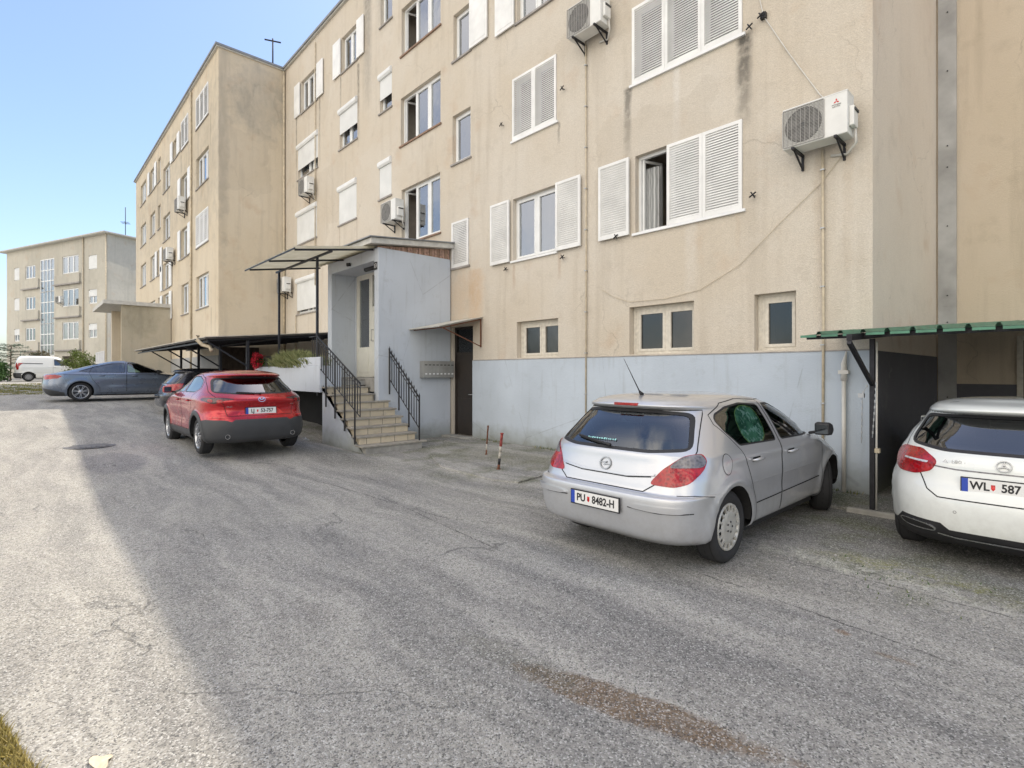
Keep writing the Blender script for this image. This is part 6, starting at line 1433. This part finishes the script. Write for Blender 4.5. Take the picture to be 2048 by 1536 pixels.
ACLS = dict(cr=1.05, L=4.30, half=.86, R=.318, tw=.215, arch=.36, axles=(.80, 3.50), rim='five', rim_r=.225, paint=WHITE_, xm=.52, flare=.02,
    levels=[(.19, .16, 4.15, .76, 4.6, 4), (.25, .07, 4.24, .80, 4.2, 3.6), (.34, .02, 4.29, .832, 4.1, 3.4), (.46, .0, 4.30, .846, 4.0, 3.2), (.58, .005, 4.29, .854, 3.9, 3.1), (.66, .03, 4.26, .858, 3.8, 3.0), (.74, .07, 4.19, .858, 3.7, 2.9),
            (.84, .095, 4.0, .85, 3.6, 2.8), (.89, .105, 3.85, .842, 3.5, 2.8), (.96, .15, 3.5, .828, 3.4, 2.9), (1.01, .20, 3.25, .81, 3.3, 3.0), (1.10, .29, 3.02, .785, 3.3, 3.4), (1.20, .39, 2.80, .725, 3.3, 3.8), (1.27, .46, 2.60, .690, 3.3, 4.0), (1.30, .48, 2.5, .672, 3.3, 4), (1.315, .41, 2.46, .662, 3.4, 4), (1.335, .375, 2.40, .65, 3.3, 4), (1.355, .39, 2.32, .63, 3.2, 4), (1.385, .48, 2.15, .590, 3.2, 4), (1.41, .68, 1.98, .50, 3.0, 3.4), (1.427, .78, 1.88, .35, 2.8, 3), (1.434, .9, 1.78, .16, 2.4, 2.6), (1.436, 1.0, 1.7, .0, 2, 2)],
    windows=[[(1.0, 1.11), (1.25, 1.03), (1.95, 1.01), (1.93, 1.32), (1.50, 1.33), (1.18, 1.25)], [(2.04, 1.01), (3.05, .99), (2.80, 1.12), (2.50, 1.25), (2.24, 1.32), (2.03, 1.325)]],
    windscreen=(1.04, 1.34, .72, .54), rearglass=[(-.70, 1.02), (-.40, .982), (.40, .982), (.70, 1.02), (.62, 1.285), (.3, 1.298), (-.3, 1.298), (-.62, 1.285)],
    doors=[[(1.99, .27), (1.99, .99), (1.98, 1.35), (1.5, 1.36), (1.14, 1.28), (.97, 1.12), (1.2, .98), (1.16, .80), (1.30, .50), (1.32, .27)], [(2.005, .27), (3.05, .27), (3.1, .60), (3.13, .97), (2.83, 1.14), (2.52, 1.28), (2.24, 1.35), (1.995, 1.355), (2.005, .99)]],
    handles=[(1.38, .88), (2.28, .87)], hatch=[(-.72, 1.04), (-.72, .95), (-.56, .78), (-.50, .66), (-.42, .605), (.42, .605), (.50, .66), (.56, .78), (.72, .95), (.72, 1.04), (.64, 1.30), (-.64, 1.30)],
    zones=[([(-.95, .15), (.95, .15), (.95, .30), (.76, .32), (.70, .40), (.40, .385), (.34, .335), (-.34, .335), (-.40, .385), (-.70, .40), (-.76, .32), (-.95, .30)], 'rear', M_BLACK)],
    lamps=[([(.43, .90), (.48, .81), (.60, .765), (.74, .765), (.80, .80), (.81, .92), (.74, .985), (.56, .985)], 'rear', M_TAIL, 'tail_light'), ([(.50, .888), (.70, .895), (.705, .882), (.51, .872)], 'rear', M_HEAD, 'tail_light_lens')],
    mirror=(2.85, 1.04, WHITE_), seats=(1.3, 2.1, 1.12), extra=white_extra, creases=[(.86, .05, .012, .5, 3.4)], taper=(.97, .07, 1.7), glass=M_CARGLASSD)
Car(ACLS, 'parked_car', 'white hatchback with red tail light, cut by the frame edge under the green canopy', (-.445, 5.78+2.15, -.02), PI/2).build()

# ---- red crossover
RED = paint('paint_red', (.40, .002, .008), .5, .25, dirty=.15)
def red_extra(c):
    c.plate(.80, 'LJ', '53-757', M_REFL, sx=.95, lean=.05, off=.006)
    ringmark(c, 1.005, .062, .048, .008, M_CHROME, [[(-.05, .024), (-.012, -.012), (0, -.004), (-.03, .03)], [(.05, .024), (.012, -.012), (0, -.004), (.03, .03)]], parent=c.hatch)
    F2 = c.rear_fr(.885, .50, .004); text_mesh('MAZDA', .034, M_CHROME, F2, 0, .003, 0, c.hatch, 'badge', th=.002, sx=1.25)
    F2 = c.rear_fr(.905, -.56, .004); text_mesh('CX-30', .030, M_CHROME, F2, 0, .003, 0, c.hatch, 'model_badge', th=.002, sx=1.1)
    wiper(c, 1.10, -.02, .38, 1.135)
    for sg in (1, -1):
        c.patch([(sg*.285, .73), (sg*.285, .85), (sg*.42, .73)], 'rear', M_REFL, 'reflector', None, .004, .006, .04)
        q = c.hit(sg*.56, .36, 'rear'); m2 = MB(Fr(c.M @ q, c.M.to_3x3() @ Vector((0, 1, 0)), c.M.to_3x3() @ Vector((-1, 0, 0)))); m2.disc((0, 0), .042, -.04, M_CHROME, 20, ring=.034, th=.06); m2.disc((0, 0), .034, -.03, M_VOID, 20, th=.02); m2.build('exhaust_tip', c.root)
        c.line([(sg*.60, .695), (sg*.80, .70)], 'rear', .022, M_REFL, 'reflector', None, .006)
CX = dict(L=4.395, half=.8975, R=.335, tw=.215, arch=.385, axles=(.85, 3.505), rim='alloy', rim_r=.235, paint=RED, xm=.52, flare=.03, arch_clad=.085, floor=.24,
    levels=[(.24, .14, 4.28, .80, 4.4, 4), (.30, .06, 4.34, .855, 4.3, 3.6), (.40, .02, 4.38, .88, 4.2, 3.4), (.52, .0, 4.395, .888, 4.1, 3.2), (.64, .005, 4.38, .888, 4.0, 3.1), (.70, .03, 4.36, .888, 3.9, 3.0), (.78, .085, 4.30, .890, 3.8, 2.9),
            (.88, .085, 4.2, .892, 3.7, 2.8), (.96, .05, 3.98, .886, 3.6, 2.8), (1.02, .055, 3.7, .872, 3.5, 2.8), (1.07, .12, 3.45, .855, 3.4, 2.9), (1.12, .20, 3.25, .825, 3.3, 3.2), (1.20, .30, 3.04, .780, 3.3, 3.5), (1.30, .42, 2.80, .720, 3.3, 3.8), (1.38, .52, 2.58, .685, 3.3, 4.0), (1.41, .545, 2.5, .668, 3.3, 4), (1.425, .47, 2.45, .66, 3.4, 4), (1.445, .42, 2.38, .645, 3.3, 4), (1.462, .435, 2.3, .625, 3.2, 4), (1.485, .52, 2.15, .590, 3.2, 4), (1.51, .74, 1.98, .50, 3.0, 3.4), (1.53, .84, 1.88, .35, 2.8, 3), (1.54, .94, 1.78, .16, 2.4, 2.6), (1.542, 1.0, 1.7, .0, 2, 2)],
    windows=[[(1.02, 1.20), (1.25, 1.12), (2.0, 1.11), (1.98, 1.42), (1.50, 1.43), (1.20, 1.36)], [(2.09, 1.11), (3.12, 1.09), (2.90, 1.20), (2.56, 1.35), (2.30, 1.42), (2.07, 1.425)]],
    windscreen=(1.15, 1.44, .72, .54), rearglass=[(-.72, 1.13), (-.40, 1.10), (.40, 1.10), (.72, 1.13), (.62, 1.395), (.3, 1.408), (-.3, 1.408), (-.62, 1.395)],
    doors=[[(2.04, .42), (2.04, 1.09), (2.03, 1.45), (1.5, 1.46), (1.16, 1.39), (.98, 1.2), (1.22, 1.08), (1.22, .90), (1.36, .60), (1.38, .42)], [(2.055, .42), (3.05, .42), (3.1, .70), (3.18, 1.07), (2.88, 1.24), (2.57, 1.39), (2.30, 1.45), (2.045, 1.455), (2.055, 1.09)]],
    handles=[(1.42, .97), (2.30, .96)], hatch=[(-.74, 1.15), (-.72, 1.08), (-.60, .92), (-.55, .72), (.55, .72), (.60, .92), (.72, 1.08), (.74, 1.15), (.65, 1.41), (-.65, 1.41)],
    zones=[([(-1, .15), (1, .15), (1, .60), (.84, .66), (.60, .655), (.50, .62), (.44, .66), (-.44, .66), (-.50, .62), (-.60, .655), (-.84, .66), (-1, .60)], 'rear', M_CLAD), ([(.2, .2), (4.3, .2), (4.3, .40), (.2, .42)], 'side', M_CLAD)],
    lamps=[([(.42, 1.02), (.60, 1.045), (.84, 1.045), (.875, 1.0), (.80, .955), (.72, .935), (.66, .985), (.55, 1.0)], 'rear', M_TAILB, 'tail_light'), ([(.655+.045*math.cos(t), .982+.030*math.sin(t)) for t in [2*PI*i/12 for i in range(12)]], 'rear', M_TAIL, 'tail_light_lens'), ([(.775+.030*math.cos(t), .990+.028*math.sin(t)) for t in [2*PI*i/12 for i in range(12)]], 'rear', M_TAIL, 'tail_light_lens')],
    mirror=(2.92, 1.13, RED), seats=(1.35, 2.15, 1.22), extra=red_extra, creases=[(1.0, .06, .014, .5, 3.4), (.62, .10, -.018, 1.4, 3.1)], taper=(1.07, .07, 1.7), glass=M_CARGLASSD)
Car(CX, 'parked_car', 'red crossover with dark cladding, parked beside the stairs', (-10.15-2.2, 3.22, .165), PI).build()

# ---- blue-grey fastback
BLUEG = paint('paint_blue_grey_metallic', (.15, .18, .235), .55, .28, dirty=.4)
GT = dict(L=4.95, half=.94, R=.35, tw=.24, arch=.39, axles=(1.06, 4.05), rim='multi', rim_r=.25, paint=BLUEG, xm=.5, flare=.02,
    levels=[(.20, .22, 4.75, .80, 4.4, 4), (.28, .10, 4.87, .88, 4.3, 3.6), (.40, .03, 4.94, .915, 4.2, 3.4), (.52, .0, 4.95, .93, 4.1, 3.2), (.64, .0, 4.94, .938, 4.0, 3.1), (.76, .02, 4.88, .94, 3.9, 3.0), (.86, .03, 4.78, .938, 3.8, 2.9),
            (.95, .045, 4.55, .93, 3.7, 2.8), (1.00, .12, 4.2, .91, 3.6, 2.8), (1.05, .34, 3.92, .88, 3.5, 2.9), (1.12, .62, 3.70, .84, 3.4, 3.2), (1.22, .98, 3.45, .785, 3.3, 3.5), (1.32, 1.32, 3.18, .735, 3.2, 3.8), (1.40, 1.60, 2.95, .685, 3.1, 4.0), (1.46, 1.84, 2.75, .63, 3.0, 4), (1.50, 2.02, 2.6, .52, 2.8, 3.6), (1.52, 2.14, 2.5, .32, 2.5, 3), (1.525, 2.2, 2.4, .0, 2, 2)],
    windows=[[(.98, 1.10), (1.35, 1.06), (2.40, 1.05), (2.40, 1.42), (2.0, 1.41), (1.5, 1.30)], [(2.47, 1.05), (3.72, 1.04), (3.45, 1.18), (3.10, 1.33), (2.80, 1.41), (2.47, 1.43)]],
    rearglass=[(-.60, 1.10), (.60, 1.10), (.50, 1.38), (-.50, 1.38)],
    doors=[[(2.43, .30), (2.43, 1.46), (2.0, 1.44), (1.45, 1.32), (1.30, 1.06), (1.40, .80), (1.62, .50), (1.62, .30)], [(2.445, .30), (3.62, .30), (3.70, .75), (3.80, 1.03), (3.48, 1.21), (3.12, 1.36), (2.82, 1.44), (2.445, 1.46)]],
    handles=[(1.68, .945), (2.70, .93)],
    lamps=[([(.04, .80), (.05, .985), (.40, .97), (.56, .92), (.40, .86), (.20, .82)], 'side', M_TAIL, 'tail_light'), ([(.45, .84), (.45, .97), (.85, .985), (.92, .84)], 'rear', M_TAIL, 'tail_light'), ([(4.55, .70), (4.40, .82), (4.78, .76), (4.85, .68)], 'side', M_HEAD, 'headlight')],
    zones=[([(.0, .1), (.66, .1), (.60, .33), (.28, .42), (.0, .50)], 'side', M_CLAD)],
    lines=[([(.55, .985), (1.6, 1.0), (2.4, .985), (3.6, .96)], 'side', .007, M_VOID, .002), ([(1.55, .335), (3.6, .315)], 'side', .03, BLUEG, .012)],
    mirror=(3.42, 1.08, M_BLACK), seats=(1.7, 2.6, 1.2), taper=(1.0, .08, 2.2), creases=[(.99, .03, .012, .4, 3.9), (.62, .10, -.015, 1.6, 3.6)], glass_rear_side=2.45, glass=M_CARGLASS, windscreen=(1.08, 1.44, .76, .56))
Car(GT, 'parked_car', 'blue-grey fastback car standing side-on at the end of the yard', (-26.05, .55+4.95/2, .60), PI/2).build()

# ---- dark hatchback half hidden behind the red one
import copy
NAVY = paint('paint_dark', (.012, .013, .02), .3, .25)
DK = copy.copy(ASTRA); DK.update(paint=NAVY, rim='five', extra=lambda c: (c.plate(.60, 'PU', '714-ML', M_REFL, off=.01) if False else None), glass=M_CARGLASSD, turn=0, lines=[])
DK['levels'] = [tuple([a, b, c, d*1.0, e, f]) for a, b, c, d, e, f in ASTRA['levels']]
DK['lamps'] = [([(.50, .76), (.60, .96), (.82, .99), (.85, .80), (.76, .74)], 'rear', M_TAIL, 'tail_light'), ([(.10, .78), (.12, .97), (.40, .93), (.30, .80)], 'side', M_TAIL, 'tail_light')]
Car(DK, 'parked_car', 'dark car mostly hidden behind the red crossover, only its red tail light showing', (-19.3, 3.05+4.25/2, .34), PI/2).build()

# ---- white van
VANW = paint('paint_van_white', (.66, .66, .63), 0, .35, 0)
VAN = dict(L=4.38, half=.905, R=.32, tw=.2, arch=.37, axles=(.80, 3.53), rim='steel', rim_r=.2, paint=VANW, xm=.5, flare=.02,
    levels=[(.22, .12, 4.2, .80, 6, 4), (.30, .03, 4.30, .87, 6, 3.8), (.42, .0, 4.37, .89, 6, 3.6), (.60, .0, 4.38, .90, 6, 3.4), (.62, .06, 4.37, .90, 6, 3.3), (.80, .06, 4.28, .90, 6, 3.1), (.95, .07, 4.10, .895, 6, 3.0), (1.03, .075, 3.75, .89, 6, 3.0), (1.08, .08, 3.5, .88, 6, 3.2), (1.25, .11, 3.2, .85, 6, 3.6), (1.45, .16, 2.9, .81, 6, 4), (1.62, .22, 2.62, .77, 5.6, 4.4), (1.72, .28, 2.45, .73, 5, 4.6), (1.78, .36, 2.3, .65, 4, 4), (1.81, .5, 2.1, .45, 3, 3.2), (1.818, .7, 1.9, .0, 2, 2)],
    windows=[[(2.16, 1.12), (3.30, 1.10), (3.05, 1.30), (2.72, 1.55), (2.15, 1.58)]],
    doors=[[(2.1, .35), (3.2, .35), (3.36, 1.08), (3.08, 1.33), (2.75, 1.60), (2.1, 1.63)]], handles=[(2.2, 1.0)],
    zones=[([(-1, .1), (1, .1), (1, .60), (-1, .60)], 'rear', M_CLAD), ([(-.1, .1), (.42, .1), (.42, .58), (-.1, .58)], 'side', M_CLAD)],
    lamps=[([(.78, .82), (.86, .82), (.84, 1.30), (.77, 1.30)], 'rear', M_TAIL, 'tail_light'), ([(.12, .95), (.20, .95), (.22, 1.32), (.16, 1.32)], 'side', M_TAIL, 'tail_light')],
    lines=[([(.5, 1.27), (1.55, 1.25)], 'side', .05, M_BLACK, .006)], mirror=(3.0, 1.16, M_BLACK), glass=M_CARGLASSD)
Car(VAN, 'delivery_van', 'white delivery van parked by the shrubs at the far left', (-51.2, -.42+2.19, 1.03), PI/2, 'van').build()
